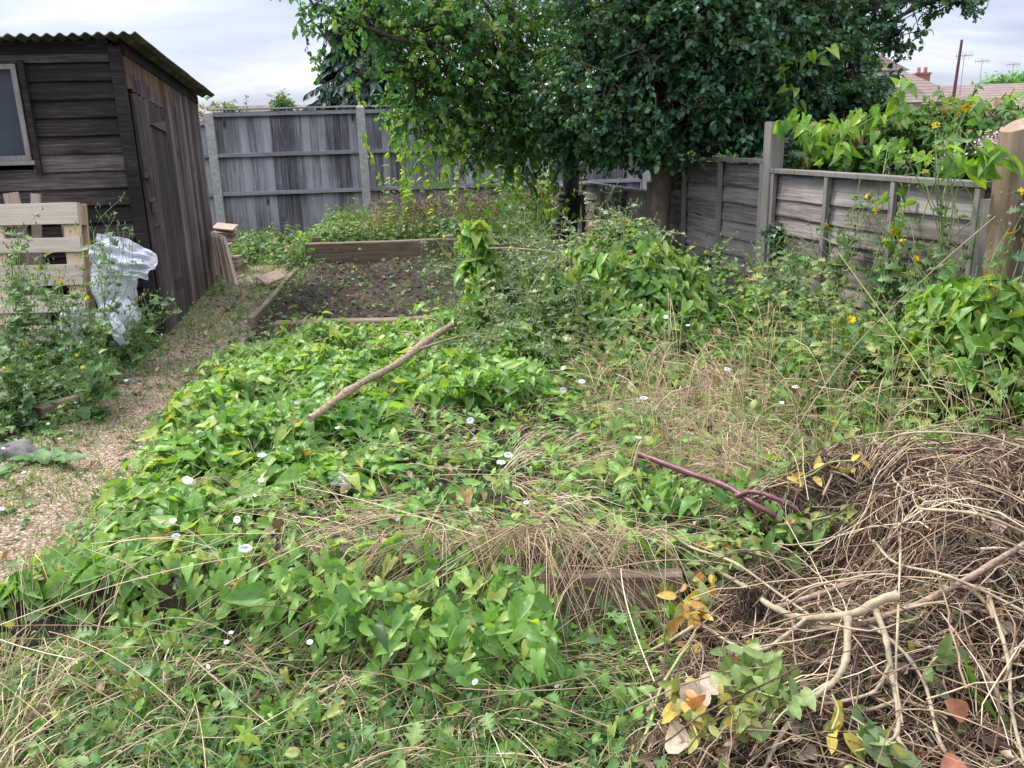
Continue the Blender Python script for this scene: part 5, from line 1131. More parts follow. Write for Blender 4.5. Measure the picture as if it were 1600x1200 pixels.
# ================================================================== the waste heap
def heap_thing():
    T = thing('garden_waste_heap', 'big heap of uprooted brown roots, stalks and wilting cuttings in the right foreground', 'compost heap', (1.5, 2.2, 0)); off = np.array([1.5, 2.2, 0])
    xs = np.arange(.1, 3.4, .03); ys = np.arange(.3, 3.6, .03); X, Y = np.meshgrid(xs, ys, indexing='ij'); h = heap(X, Y); Z = land(X, Y)+h-.03+.05*(fbm(X, Y, 9, 3)-.5)*(h > .02)-.02*(h < .02)
    V = np.stack([X, Y, Z], -1).reshape(-1, 3)-off; ny = X.shape[1]; i = np.arange(X.shape[0]-1)[:, None]*ny+np.arange(ny-1)[None]; g = Geo(); g.add(V, np.stack([i, i+ny, i+ny+1, i+1], -1).reshape(-1, 4), .5)
    g.build('core', M['soil'], T)
    hb = (.15, 3.2, 1.0, 3.5)
    def wh(x, y, u, v): return (heap(x, y) > .03)*np.where((v < 930), 1., np.clip(.9+.1*(u > 1350)+.4*(u < 1050), 0, 1))
    def dh(x, y, u, v, rg):
        n = len(x); return rg.normal(size=n)*.9+(fbm(x, y, 1.6, 2)-.5)*6+.2
    g = Geo(); P, r, rg, u, v = lay(26000, wh, 81, (.05, .24), .0014, (-.02, .055), dh, K=8, curv=2.0, bb=hb, arch=.04, stiff=.15)
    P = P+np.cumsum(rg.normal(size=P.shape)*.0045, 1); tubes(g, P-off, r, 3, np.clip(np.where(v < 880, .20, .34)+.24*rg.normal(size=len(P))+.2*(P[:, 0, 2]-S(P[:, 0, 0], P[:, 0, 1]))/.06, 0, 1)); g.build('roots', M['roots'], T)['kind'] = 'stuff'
    g = Geo(); P, r, rg, u, v = lay(1300, lambda x, y, u, v: wh(x, y, u, v)*(heap(x, y) > .14)*np.where(v < 880, .35, .8), 83, (.2, .75), .0019, (.01, .10), dh, K=10, curv=.6, bb=hb, arch=.07, stiff=.5)
    P = P+np.cumsum(rg.normal(size=P.shape)*.004, 1); tubes(g, P-off, r*np.linspace(1.2, .6, 10), 4, np.clip(.60+.24*rg.normal(size=len(P)), 0, 1)); g.build('stalks', M['roots'], T)['kind'] = 'stuff'
    g = Geo(); P, r, rg, u, v = lay(420, lambda x, y, u, v: (heap(x, y) > .10)*1., 87, (.06, .26), .0042, (.0, .06), dh, K=5, curv=.25, bb=hb, arch=.02, stiff=.6)
    P = P+np.cumsum(rg.normal(size=P.shape)*.004, 1)-off; r = r*np.linspace(1.1, .75, 5); tubes(g, P, r, 6, np.clip(.55+.25*rg.normal(size=len(P)), 0, 1))
    for p_, r_ in zip(P, r): cap(g, p_[0], p_[0]-p_[1], r_[0], 6, .9); cap(g, p_[-1], p_[-1]-p_[-2], r_[-1], 6, .9)
    g.build('snapped_sticks', M['roots'], T)['kind'] = 'stuff'
    # combed root mass spilling from the crest
    g = Geo(); m_ = 620; c = rg.integers(0, 4, m_); cx_ = np.array([1.25, 1.55, 1.8, 2.15])[c]+rg.normal(size=m_)*.09; cy_ = np.array([2.45, 2.62, 2.5, 2.55])[c]+rg.normal(size=m_)*.06
    s_ = np.linspace(0, 1, 9); ln = .15+.22*rg.random(m_); dr = rg.normal(size=m_)*.4-1.75; X = cx_[:, None]+np.cos(dr)[:, None]*ln[:, None]*s_+.02*np.sin(s_*6+rg.random(m_)[:, None]*6); Y = cy_[:, None]+np.sin(dr)[:, None]*ln[:, None]*s_
    Z = S(cx_, cy_)[:, None]+.06+.06*np.sin(s_*2.6)*rg.random(m_)[:, None]-s_**2*ln[:, None]*.35; Z = np.maximum(Z, S(X, Y)-.01); tubes(g, np.stack([X, Y, Z], -1)-off, .0022*(1-.5*s_)[None]*np.ones((m_, 1)), 4, np.clip(.45+.25*rg.normal(size=m_), 0, 1)); g.build('root_tangle', M['roots'], T)['kind'] = 'stuff'
heap_thing()

def px_path(px, lift=.03, n=None, tm=1.3):
    P = []
    for q in px:
        u, v = q[:2]; l = q[2] if len(q) > 2 else lift; P.append(on(u, v, l, tm))
    return smooth_path(P, n or max(8, len(P)*5))
def branch(name, label, cat, paths, mat, group=None, sides=8):
    """paths: list of (pixel polyline, r0, r1, lift)"""
    PS = [px_path(p, l) for p, r0, r1, l in paths]; o0 = PS[0][0].copy(); T = None
    T = thing(name, label, cat, tuple(o0), group=group)
    for i, (P, (p, r0, r1, l)) in enumerate(zip(PS, paths)):
        Q = P-o0; n = len(Q); rg = np.random.default_rng(int(p[0][0])+i); Q = Q+np.cumsum(rg.normal(size=Q.shape)*r0*.10, 0)*np.sin(np.linspace(0, math.pi, n))[:, None]
        g = Geo(); rr = np.linspace(r0, r1, n)*(1+.10*rg.normal(size=n)); rr[::max(3, n//5)] *= 1.18; tubes(g, Q, rr, sides); cap(g, Q[0], Q[0]-Q[1], rr[0], sides); cap(g, Q[-1], Q[-1]-Q[-2], rr[-1], sides)
        g.build('main_stem' if i == 0 else 'side_branch', M[mat], T)
    return T
branch('cut_branch', 'pale forked cut branch with a sawn end lying across the waste heap', 'branch', [
    ([(1403, 930, .16), (1375, 938, .15), (1325, 962, .13), (1250, 966, .12), (1205, 948, .11), (1160, 915, .09), (1112, 888, .07)], .0125, .006, .1),
    ([(1325, 965, .13), (1322, 1030, .12), (1300, 1070, .10), (1265, 1095, .08), (1225, 1140, .06), (1195, 1200, .04)], .0095, .0045, .1),
    ([(1262, 965, .12), (1225, 995, .11), (1195, 1012, .10), (1160, 1012, .09), (1110, 985, .08), (1065, 950, .06)], .0065, .0035, .1),
    ([(1365, 945, .14), (1385, 1000, .12), (1393, 1050, .11), (1402, 1110, .09), (1400, 1150, .08), (1375, 1165, .06)], .008, .004, .1),
    ([(1390, 1040, .11), (1375, 1070, .10), (1355, 1085, .09), (1290, 1098, .07), (1240, 1090, .06)], .005, .003, .08),
    ([(1400, 1095, .08), (1350, 1110, .07), (1290, 1105, .06)], .0045, .0025, .06)], 'palebark')
branch('purple_branch', 'smooth purplish red branch that forks before the waste heap', 'branch', [([(1000, 710, .19), (1060, 732, .19), (1120, 755, .19), (1150, 772, .18), (1180, 790, .16), (1212, 807, .12)], .0135, .0085, .05), ([(1150, 775, .18), (1175, 769, .19), (1210, 778, .18), (1246, 796, .14)], .0085, .0075, .05)], 'redbark')
a = on(484, 655, .24); b = PY(712, 512, 5.3); b[2] = max(b[2], .50)
T = thing('broken_stick', 'long peeling brown stick lying slanted on the green bindweed mat', 'stick', tuple(a)); g = Geo(); P = smooth_path([a-a, (b-a)*.25+[0, 0, .012], (b-a)*.5-[0, 0, .01], (b-a)*.78+[0, 0, .008], b-a], 22)
rr = np.linspace(.015, .022, 22)*(1+.1*np.sin(np.arange(22)*1.9)); rr[4] *= 1.35; rr[13] *= 1.25; rr[14] *= 1.2; tubes(g, P, rr, 9); cap(g, P[0], P[0]-P[1], rr[0], 9, .9); cap(g, P[-1], P[-1]-P[-2], rr[-1], 9); g.build('main_stem', M['brokenwood'], T)
g = Geo()
for k, (f, d, L) in enumerate([(14, (-.12, .1, .06), 1), (13, (.5, .25, .03), 1), (8, (0, 0, -.1), 1), (20, (.1, .1, .08), 1), (19, (-.16, .02, .05), 1)]):
    q = P[f]; d = np.array(d); g2 = Geo(); tubes(g2, smooth_path([q, q+d*.5+[0, 0, .03], q+d], 7), np.linspace(.008, .004, 7), 5); g2.build('side_twig', M['brokenwood'], T)
# other long stalks on the heap and the bed, one by one
stalks = [
 ('twig', 'long grey-brown arched twig sweeping from the mat onto the heap', [(1010, 840, .10), (1035, 828, .16), (1080, 855, .17), (1150, 880, .16), (1220, 930, .12), (1300, 985, .06)], .0045, .0035, 'palebark'),
 ('stalk', 'thick pinkish stalk running behind the pale cut branch', [(1235, 975, .08), (1320, 980, .09), (1420, 950, .10), (1520, 900, .10), (1600, 850, .10)], .0095, .007, 'brokenwood'),
 ('stalk', 'straight brown stalk above the sawn end of the pale branch', [(1210, 950, .10), (1290, 925, .11), (1350, 900, .10)], .008, .009, 'brokenwood'),
 ('twig', 'thin twig pointing left out of the heap over the dark bed board', [(930, 962, .10), (990, 957, .12), (1055, 955, .10), (1100, 965, .05)], .004, .003, 'palebark'),
 ('stalk', 'pale dry stalk slanting down left from the wilted leaves', [(1085, 978, .10), (1030, 1010, .10), (985, 1030, .09), (935, 1060, .06)], .0055, .003, 'palebark'),
 ('stalk', 'green-yellow stalk falling from the wilted leaves to the bottom edge', [(1085, 992, .10), (1060, 1030, .10), (1030, 1080, .09), (1015, 1130, .07), (995, 1180, .05)], .005, .004, 'calyx2'),
 ('stalk', 'smooth straw-coloured stalk crossing the crest of the heap', [(1365, 845, .12), (1400, 880, .13), (1480, 900, .13), (1560, 935, .12), (1650, 985, .1)], .004, .0035, 'palebark'),
 ('stalk', 'kinked pale stalk rising from the crest against green weeds', [(1362, 730, .06), (1385, 690, .16), (1430, 677, .18), (1530, 680, .16), (1600, 700, .1)], .0048, .0035, 'palebark'),
 ('stalk', 'long straight stalk crossing the right end of the heap', [(1435, 795, .10), (1530, 805, .11), (1640, 850, .1)], .004, .004, 'palebark'),
 ('stalk', 'curving pinkish stalk down the right corner of the picture', [(1545, 930, .10), (1575, 1030, .10), (1582, 1110, .09), (1600, 1190, .06)], .0045, .004, 'palebark'),
 ('stalk', 'upright thin pale stalk crossing the sawn end of the branch', [(1407, 860, .16), (1402, 980, .15), (1400, 1060, .12), (1410, 1130, .08)], .0032, .0028, 'palebark'),
 ('stalk', 'S-shaped pale stalk below the sawn branch toward the corner', [(1300, 950, .1), (1380, 990, .11), (1440, 1060, .10), (1465, 1150, .08), (1490, 1200, .05)], .0045, .004, 'palebark'),
 ('stalk', 'dark purple stem standing in the wilted foliage', [(1345, 990, .08), (1335, 1040, .10), (1325, 1090, .05)], .004, .003, 'redbark'),
 ('stalk', 'dark thin bent stem hanging left of the fallen yellow leaves', [(1045, 930, .12), (1040, 1000, .11), (1038, 1060, .09), (1045, 1120, .05)], .003, .003, 'redbark'),
 ('stalk', 'fat purple cut stem at the bottom edge of the heap', [(1165, 1140, .06), (1135, 1170, .06), (1115, 1200, .05)], .009, .008, 'brokenwood'),
 ('twig', 'blackened twig lying on the right shoulder of the heap', [(1480, 705, .08), (1540, 700, .09), (1640, 680, .06)], .0045, .004, 'redbark'),
 ('stalk', 'long dry stalk leaning over the weeds toward the brown post', [(1260, 610, .06), (1370, 510, .0), (1480, 400, .0), (1560, 335, .0)], .0026, .0018, 'palebark'),
]
M['calyx2'] = plain('yellow_green_stalk', (.26, .30, .10), .5, .3, 0, 20, .2)
for nm, lab, p, r0, r1, mt_ in stalks[:-1]: branch(nm, lab, nm, [(p, r0, r1, .08)], mt_, sides=6)
P = smooth_path([on(1185, 760, .03), PY(1320, 560, 3.2), PY(1450, 430, 3.1), PY(1555, 338, 3.1)], 20); T = thing('stalk', stalks[-1][1], 'stalk', tuple(P[0])); g = Geo(); tubes(g, P-P[0], np.linspace(.0028, .0014, 20), 5); g.build('main_stem', M['palebark'], T)
P = smooth_path([PY(1310, 395, 3.6), PY(1400, 520, 3.3), PY(1480, 640, 3.0), PY(1560, 740, 2.8)], 20); T = thing('stalk', 'long green-yellow stalk sloping down right over the fence weeds', 'stalk', tuple(P[0])); g = Geo(); tubes(g, P-P[0], np.linspace(.0022, .0028, 20), 5); g.build('main_stem', M['calyx2'], T)

# wilting laurel-like cuttings
def cutting(label, px, n, sz, seed, lift=.125, tint=(.4, .3), tm=LOS, name='wilting_cutting', mat='cutleaf', sp=.035):
    P = px_path(px, lift, 24); o0 = P[0].copy(); P = P-o0; T = thing(name, label, 'cutting', tuple(o0)); rg = np.random.default_rng(seed); g = Geo(); tubes(g, P, .0028, 5, .8); g.build('stem', M['stem'], T)
    i = rg.integers(2, 24, n); q = P[i]+rg.normal(size=(n, 3))*sp*.3; tg = unit(np.gradient(P, axis=0))[i]
    L = unit(tg*.5+rg.normal(size=(n, 3))*.7+[0, -.2, -.15]); Nn = unit(rg.normal(size=(n, 3))*.4+[0, -.5, .8]); g = Geo(); inst(g, tm, q, L, Nn, sz*.7*(.6+.6*rg.random(n)), np.clip(tint[0]+tint[1]*rg.normal(size=n), 0, 1), wid=1.1); g.build('leaves', M[mat], T)
for i, (lab, px, n, sz, tn) in enumerate([
    ('wilting grey-green sprig under the arched twig', [(1140, 890), (1150, 860), (1130, 880), (1110, 900)], 24, .075, (.3, .15)),
    ('cutting with hanging orange leaves left of the pale branch', [(1120, 915), (1090, 930), (1075, 960), (1100, 950)], 16, .08, (.85, .12)),
    ('green oval-leaved cutting below the curved pale side branch', [(1150, 1010), (1170, 1030), (1190, 1050), (1150, 1060)], 26, .08, (.35, .12)),
    ('olive leaf sprig in the middle of the wilted foliage', [(1190, 1040), (1205, 1070), (1220, 1090), (1180, 1080)], 22, .078, (.35, .15)),
    ('yellowing leaf sprig with bright yellow tips', [(1120, 1120), (1135, 1105), (1160, 1110), (1130, 1140)], 16, .07, (.65, .15)),
    ('yellow leaf pair hanging at the pale branch lower fork', [(1300, 1085), (1310, 1110), (1300, 1140)], 6, .10, (.80, .05)),
    ('green and yellow leaves near the lower fork by the bottom edge', [(1340, 1150), (1360, 1165), (1400, 1160), (1330, 1175)], 10, .085, (.5, .2)),
    ('long dark green leaves deep in the lower heap', [(1330, 1120), (1360, 1140), (1420, 1180)], 14, .08, (.1, .08)),
    ('yellow leaf tuft on the left shoulder of the heap', [(1245, 750), (1270, 740), (1300, 722), (1345, 720)], 9, .08, (.78, .08)),
    ('bent green leaves standing in the middle of the brown stems', [(1440, 1060), (1460, 1030), (1485, 1015)], 7, .08, (.3, .1)),
    ('small yellowing sprigs where the heap meets the mat', [(1090, 850), (1130, 845), (1180, 850)], 16, .06, (.6, .2)),
    ('dull leaves half buried at the heap toe', [(1050, 1060), (1070, 1100), (1090, 1150)], 16, .07, (.7, .2)),
    ('olive leaves showing between stems under the crest', [(1215, 820), (1260, 815), (1330, 800)], 14, .06, (.45, .2))]):
    cutting(lab, px, int(n*(2.6 if i in (0, 1, 2, 3, 4, 10, 11, 12) else 1.3)), sz, 100+i, tint=tn, sp=.09 if i in (0, 1, 2, 3, 4) else .04)
M['dryleaf2'] = leafmat('terracotta_leaf', [(0, (.25, .09, .045)), (1, (.40, .17, .09))], .7, .2, .2)
def lone_leaf(label, u, v, sz, mat, tm, t, seed, lift=.10, name='fallen_leaf', nrm=(0, -.7, .7), wid=1.):
    rg = np.random.default_rng(seed); g = Geo(); inst(g, tm, np.zeros((1, 3)), unit(rg.normal(size=(1, 3))*[1, .5, .4]), unit(np.array([nrm])+rg.normal(size=(1, 3))*.2), sz, t, wid=wid); o = g.build(name, M[mat], None); o.location = on(u, v, lift); tag(o, label, 'leaf')
lone_leaf('large crumpled tan leaf lying under the wilted cuttings', 1075, 1120, .075, 'dryleaf', LCR, .75, 1, wid=1.6)
lone_leaf('curled grey-tan leaf just left of the green cuttings', 1095, 1055, .07, 'dryleaf', LCR, .85, 2, wid=1.4)
lone_leaf('dry tan leaf at the very bottom left of the cuttings', 1040, 1150, .08, 'dryleaf', LCR, .8, 3, wid=1.4)
lone_leaf('terracotta brown leaf near the bottom right corner', 1510, 1120, .06, 'dryleaf2', LO, .5, 4, wid=1.3)
lone_leaf('second terracotta leaf at the bottom edge of the heap', 1500, 1185, .065, 'dryleaf2', LO, .5, 5, wid=1.3)
lone_leaf('grey-brown curled leaf right beside the purple forked branch', 1160, 755, .09, 'dryleaf', LCR, .6, 6)
lone_leaf('bright green lobed leaf lying on the brown stems near the right corner', 1535, 1080, .13, 'bindy', LP, .2, 7, wid=1.)
lone_leaf('yellow maple-like leaf among the grass of the near left ground', 402, 1140, .075, 'bindy', LP, .9, 8, .16)
lone_leaf('pale yellow ragged leaf on the heap left edge', 1100, 895, .08, 'cutleaf', LO, .8, 9)
lone_leaf('orange-brown leaf curled under the yellow sprig', 1195, 1070, .08, 'cutleaf', LO, .95, 10)

T = thing('root_tassel', 'dark shaggy root tassel hanging from the left end of the pale cut branch', 'root', tuple(on(1175, 925, .12))); g = Geo(); rg = np.random.default_rng(8); m_ = 90; s_ = np.linspace(0, 1, 7); a_ = rg.normal(size=(m_, 2))*.035; P = np.stack([rg.normal(size=m_)[:, None]*.03+a_[:, :1]*s_, a_[:, 1:]*s_*.6-.02*s_, .01-.11*(.4+.6*rg.random(m_))[:, None]*s_], -1)+np.cumsum(rg.normal(size=(m_, 7, 3))*.004, 1); tubes(g, P, .0013, 3, .3*rg.random(m_)); g.build('rootlets', M['roots'], T)
# fill of mixed dying leaves through the lower heap (uncountable)
def heapfill():
    g = Geo(); x, y, z, u, v, rg = sample(14000, .2, 3.0, .9, 3.3, lambda x, y, u, v: (heap(x, y) > .03)*np.where(v > 900, .42, np.where(u < 1220, .4, .06)), 91); n = len(x); P = np.c_[x, y, z-.01+.05*rg.random(n)]; t = np.clip(.45+.35*rg.normal(size=n), 0, 1)
    inst(g, LOS, P, unit(rg.normal(size=(n, 3))*[1, 1, .4]+[0, -.2, -.1]), unit(rg.normal(size=(n, 3))*.5+[0, -.5, .8]), .038*(.5+.7*rg.random(n)), t, wid=1.2)
    o = g.build('wilted_leaves', M['cutleaf'], None); tag(o, 'wilted green and brown leaves caught between the stems of the heap', 'wilted leaves', kind='stuff')
    g = Geo(); k = rg.random(n) < .45; inst(g, LCR, P[k]+[0, 0, .01], unit(rg.normal(size=(k.sum(), 3))*[1, 1, .4]), unit(rg.normal(size=(k.sum(), 3))*.5+[0, -.5, .8]), .038*(.5+.7*rg.random(k.sum())), rg.random(k.sum()), wid=1.3)
    o = g.build('crumpled_leaves', M['dryleaf'], None); tag(o, 'crumpled brown dead leaves inside the heap', 'dead leaves', kind='stuff')
heapfill()

# ================================================================== flowers and tall weeds
def flower_mesh():
    n = 20; V = [(0, 0, -.55)]; 
    for r, z in ((.12, -.35), (.35, -.08), (.75, .02), (1.0, -.04)):
        for i in range(n): a = 2*math.pi*i/n; k = 1+.05*math.cos(5*a)*(r > .7); V.append((r*k*math.cos(a), r*k*math.sin(a), z))
    F = [[0, 1+i, 1+(i+1) % n] for i in range(n)]; Q = []
    for l in range(3):
        for i in range(n): Q.append([1+l*n+i, 1+(l+1)*n+i, 1+(l+1)*n+(i+1) % n, 1+l*n+(i+1) % n])
    g = Geo(); g.add(V, F, .5); g.add(V, Q, .5); o = g.build('bindweed_flower', M['petal'], None); return o
FL = [(409, 711, 1, 0), (293, 750, 1, 0), (383, 857, 1.3, 0), (735, 657, 1, 0), (783, 722, 1, 0), (794, 711, 1, 0), (880, 575, 1, 1), (909, 596, 1, 1), (880, 610, 1, 1), (792, 610, .8, 1), (463, 629, .8, 0), (527, 668, .8, 0), (485, 648, 1, 0), (312, 676, .8, 0), (290, 630, .7, 0), (1136, 577, 1, 2), (1243, 604, 1, 2), (1112, 556, .8, 2), (1006, 622, 1, 2), (998, 683, .8, 2), (1075, 508, .8, 2), (1222, 629, .8, 2), (997, 624, .6, 2),
      (822, 785, .6, 0), (622, 810, .7, 0), (275, 838, .8, 0), (370, 812, .8, 0), (408, 750, .8, 0), (398, 774, .6, 0), (688, 605, .6, 0), (668, 600, .6, 0), (1040, 495, .9, 2), (354, 1003, .5, 3), (361, 988, .4, 3), (484, 1003, .5, 3), (742, 1065, .5, 3), (325, 1042, .5, 3), (870, 1072, .4, 3), (679, 920, .5, 3), (270, 813, .7, 0)]
GR = {0: 'white bindweed flowers on the open mat left of the straw', 1: 'white bindweed flowers in the shade below the collapsed weeds', 2: 'white bindweed flowers on the mound and toward the fence', 3: 'tiny pinkish white flowers in front of the near bed'}
FLAB = ['open white flower above the plastic film, nearest the lower stick end', 'white flower at the left rim of the mat, highest of the two by the gravel', 'largest white flower on the near mat just above the straw edge', 'white flower alone on the green mat right of the plastic film', 'lower of the touching pair of white flowers in the mat middle', 'upper of the touching pair of white flowers in the mat middle',
 'uppermost white flower in the shade below the grey weeds', 'rightmost of three white flowers below the grey weeds', 'lowest of three white flowers below the grey weeds', 'white flower in dark leaves between the stick and the grey weeds', 'small white flower just left of the lower stick end', 'small white flower below the middle of the stick', 'white flower touching the lower end of the stick', 'small white flower left of the stick, nearer the path', 'tiny white flower on the path side rim of the mat',
 'white flower on the right mound slope above the straw', 'white flower below the tall grey post at the straw top', 'small white flower high on the mound slope, left of its neighbour', 'white flower at the top left edge of the upright straw', 'white flower just above the purple branch tip', 'small white flower close to the mound crest leaves', 'white flower in the straw below the post, lower of two', 'half-hidden small white flower beside the upright straw top',
 'tiny white flower above the straw band, right of the plastic film', 'tiny white flower on the straw band itself', 'small white flower at the left end of the straw band', 'small white flower directly above the largest near flower', 'white flower left of the plastic film near the straw', 'tiny white flower between the straw and the plastic film', 'small white flower under the upper half of the stick', 'second small flower under the upper half of the stick', 'white flower on the crest of the leafy mound',
 'tiny pale flower left of centre before the near bed', 'lowest tiny flower of the pair beside the dark stone block', 'tiny pale flower on the bright leaves of the near bed front', 'tiny pinkish flower low in the leaves at bottom centre', 'tiny pale flower deep in the near left leaves', 'tiny pale flower at the near right foot of the bed leaves', 'tiny flower just left of the hanging straw', 'small white flower above the left end of the straw band']
proto = flower_mesh()
for i, (u, v, s, gi) in enumerate(FL):
    o = proto if i == 0 else proto.copy()
    if i: COL.objects.link(o)
    o.location = on(u, v, .19 if v < 900 else .22); rg = np.random.default_rng(i); d = Vector(unit(np.array([0, -.75, .6])+rg.normal(size=3)*.55)); o.rotation_euler = d.to_track_quat('Z', 'Y').to_euler()
    k = .018*s; o.scale = (k, k*rg.uniform(.5, 1), k); tag(o, FLAB[i], 'flower', GR[gi])
lw = [(78, 620), (118, 628), (168, 632), (197, 594), (75, 662), (93, 685), (37, 738), (3, 795), (110, 590), (5, 700), (30, 600)]
LWL = ['white blossom above the short weathered log', 'white blossom at the middle of the short log', 'white blossom right of the short log by the gravel', 'white blossom highest on the gravel edge near the little stone', 'white blossom just below the left end of the log', 'white blossom below the log toward the gravel', 'white blossom beside the rounded grey stone', 'white blossom at the picture edge below the grey stone', 'white blossom among dock leaves above the log', 'white blossom at the left edge above the grey stone', 'white blossom under the dock at the left edge']
for i, (u, v) in enumerate(lw):
    o = proto.copy(); COL.objects.link(o); o.location = on(u, v, .08 if v < 900 else .2); rg = np.random.default_rng(100+i); d = Vector(unit(np.array([0, -.75, .75])+rg.normal(size=3)*.5)); o.rotation_euler = d.to_track_quat('Z', 'Y').to_euler()
    k = .012*rg.uniform(.7, 1.2); o.scale = (k, k*.6, k); tag(o, LWL[i], 'flower', 'white blossoms in the left weeds')

def head_data(kind):
    g = Geo(); rg = np.random.default_rng(3)
    if kind == 'yellow':
        n = 34; a = rg.random(n)*6.28; el = .15+.9*rg.random(n); L = np.c_[np.cos(a)*np.cos(el), np.sin(a)*np.cos(el), np.sin(el)]; inst(g, LOS, np.zeros((n, 3)), L, unit(np.c_[-np.cos(a), -np.sin(a), np.ones(n)]), 1., .5, wid=.55)
        mats = [M['yellow'], M['calyx']]; tubes(g, [[0, 0, -.7], [0, 0, -.35], [0, 0, 0.05]], [.2, .36, .28], 8, mi=1)
    elif kind == 'bud': tubes(g, [[0, 0, -.5], [0, 0, -.1], [0, 0, .4], [0, 0, .7]], [.15, .36, .25, .06], 7); mats = [M['calyx']]
    else:
        n = 40; L = unit(rg.normal(size=(n, 3))); inst(g, LOS, np.zeros((n, 3)), L, unit(rg.normal(size=(n, 3))), .8, .5, wid=.25); tubes(g, [[0, 0, -.6], [0, 0, 0]], [.2, .25], 6); mats = [M['fluff']]
    o = g.build('h_'+kind, mats, None); me = o.data; bpy.data.objects.remove(o); return me
HD = {k: head_data(k) for k in ('yellow', 'bud', 'seed')}
def sowthistle(label, base, tips, seed, leafn=30, mat='weed', lsz=.09, low=.7, name='sow_thistle', group=None, r0=.006, bend=.12, cat='weed', extra=3, side_leaf=LL, zup=.35, hs=.024):
    """tips: list of (point, kind)"""
    rg = np.random.default_rng(seed); base = np.asarray(base, float); T = thing(name, label, cat, tuple(base), group=group); st = Geo(); lf = Geo(); C = np.mean([p for p, k in tips], 0)-base
    main = smooth_path([np.zeros(3), C*.35+[0, 0, .08*np.linalg.norm(C)], C*.75+[0, 0, .03]], 12); tubes(st, main, np.linspace(r0, r0*.55, 12), 6, .4)
    allp = [main]
    for p, k in tips:
        q = np.asarray(p)-base; i = rng.integers(4, 12); a = main[i]; P = smooth_path([a, a+(q-a)*.5+rg.normal(size=3)*bend*np.linalg.norm(q-a)+[0, 0, -.02], q-[0, 0, .02], q], 10); tubes(st, P, np.linspace(r0*.5, r0*.22, 10), 5, .5+.2*rg.random()); allp.append(P)
        o = bpy.data.objects.new({'yellow': 'flower_head', 'bud': 'bud', 'seed': 'seed_head'}[k], HD[k]); COL.objects.link(o); o.parent = T; o.location = q; d = Vector(unit(unit(q-P[-3])*1.+rg.normal(size=3)*.3+[0, -.25, .3])); o.rotation_euler = d.to_track_quat('Z', 'Y').to_euler(); s = {'yellow': hs, 'bud': .010, 'seed': .013}[k]*rg.uniform(.8, 1.15); o.scale = (s, s, s)
        for e in range(extra):
            i = rg.integers(4, 9); b_ = P[i]+rg.normal(size=3)*.03+[0, 0, .015]; tubes(st, [P[i], (P[i]+b_)/2+[0, 0, -.004], b_], r0*.18, 3, .5); tubes(st, [b_-[0, 0, .005], b_, b_+[0, 0, .009], b_+[0, 0, .013]], [.002, .0045, .003, .001], 5, .35)
    A = np.concatenate(allp); h = A[:, 2]; w_ = np.clip(1.15-h/max(h.max(), .05)*low, .05, 1); i = rg.choice(len(A), leafn, p=w_/w_.sum()); n = leafn; q = A[i]
    az = rg.random(n)*6.28; L = unit(np.c_[np.cos(az), np.sin(az), zup+rg.normal(size=n)*.35]); Nn = unit(rg.normal(size=(n, 3))*.3+[0, -.2, 1]); s = lsz*(.4+.8*rg.random(n))*np.clip(1.2-h[i]/max(h.max(), .05)*.6, .3, 1.2)
    inst(lf, side_leaf, q, L, Nn, s, np.clip(.45+.2*rg.normal(size=n), 0, 1)); st.build('stems', M['stem'], T); lf.build('leaves', M[mat], T); return T
Yf = 4.2
def tips(px, Y, kind='yellow', nb=0, seed=0, sp=14):
    rg = np.random.default_rng(seed); o = [(PY(u, v, Y+rg.uniform(-.15, .15)), kind) for u, v in px]
    for k in range(nb):
        u, v = px[k % len(px)]; o.append((PY(u+rg.normal()*sp, v+rg.normal()*sp, Y+rg.uniform(-.2, .2)), 'bud' if rg.random() < .7 else 'seed'))
    return o
def gb(u, Y, dx=0): 
    x = PY(u, 400, Y)[0]+dx; return (x, Y, float(S(x, Y)))
sowthistle('yellow-flowered sow-thistle nearest the tall grey post', gb(1300, 4.7), tips([(1290, 353), (1345, 311), (1357, 308)], 4.75, nb=12, seed=1, sp=30), 1, 60)
sowthistle('branching sow-thistle with a row of four yellow heads mid-panel', gb(1370, 4.3), tips([(1380, 378), (1410, 379), (1397, 361), (1365, 330)], 4.3, nb=14, seed=2, sp=28), 2, 70)
sowthistle('sow-thistle topped by a yellow head against the middle batten', gb(1440, 4.2), tips([(1453, 393), (1436, 445), (1398, 449)], 4.2, nb=12, seed=3, sp=30), 3, 70)
sowthistle('sow-thistle with yellow heads left of the brown post', gb(1505, 3.9), tips([(1527, 383), (1466, 460), (1430, 405)], 3.85, nb=10, seed=4, sp=28), 4, 60)
sowthistle('tall sow-thistle standing above the fence cap before the brown post', gb(1490, 4.0), tips([(1445, 270), (1462, 197), (1510, 167), (1470, 235)], 3.95, nb=14, seed=5, sp=34), 5, 46)
sowthistle('sow-thistle at the right edge beside the brown post', gb(1590, 3.55), tips([(1577, 368), (1593, 300), (1548, 450)], 3.5, nb=10, seed=6, sp=22), 6, 46)
sowthistle('low sow-thistle with an orange-yellow head near the long dry stalk', gb(1390, 3.9), tips([(1372, 547), (1330, 500)], 3.8, nb=10, seed=7, sp=40), 7, 60)
sowthistle('spindly seeding weed before the near fence panel', gb(1265, 4.9), tips([(1270, 400), (1255, 425)], 4.9, 'seed', nb=10, seed=8, sp=30), 8, 50, mat='greyweed')
sowthistle('seedy branching weed at the foot of the tall grey post', gb(1235, 5.0), tips([(1250, 385), (1225, 440)], 5.0, 'bud', nb=10, seed=18, sp=26), 18, 50)
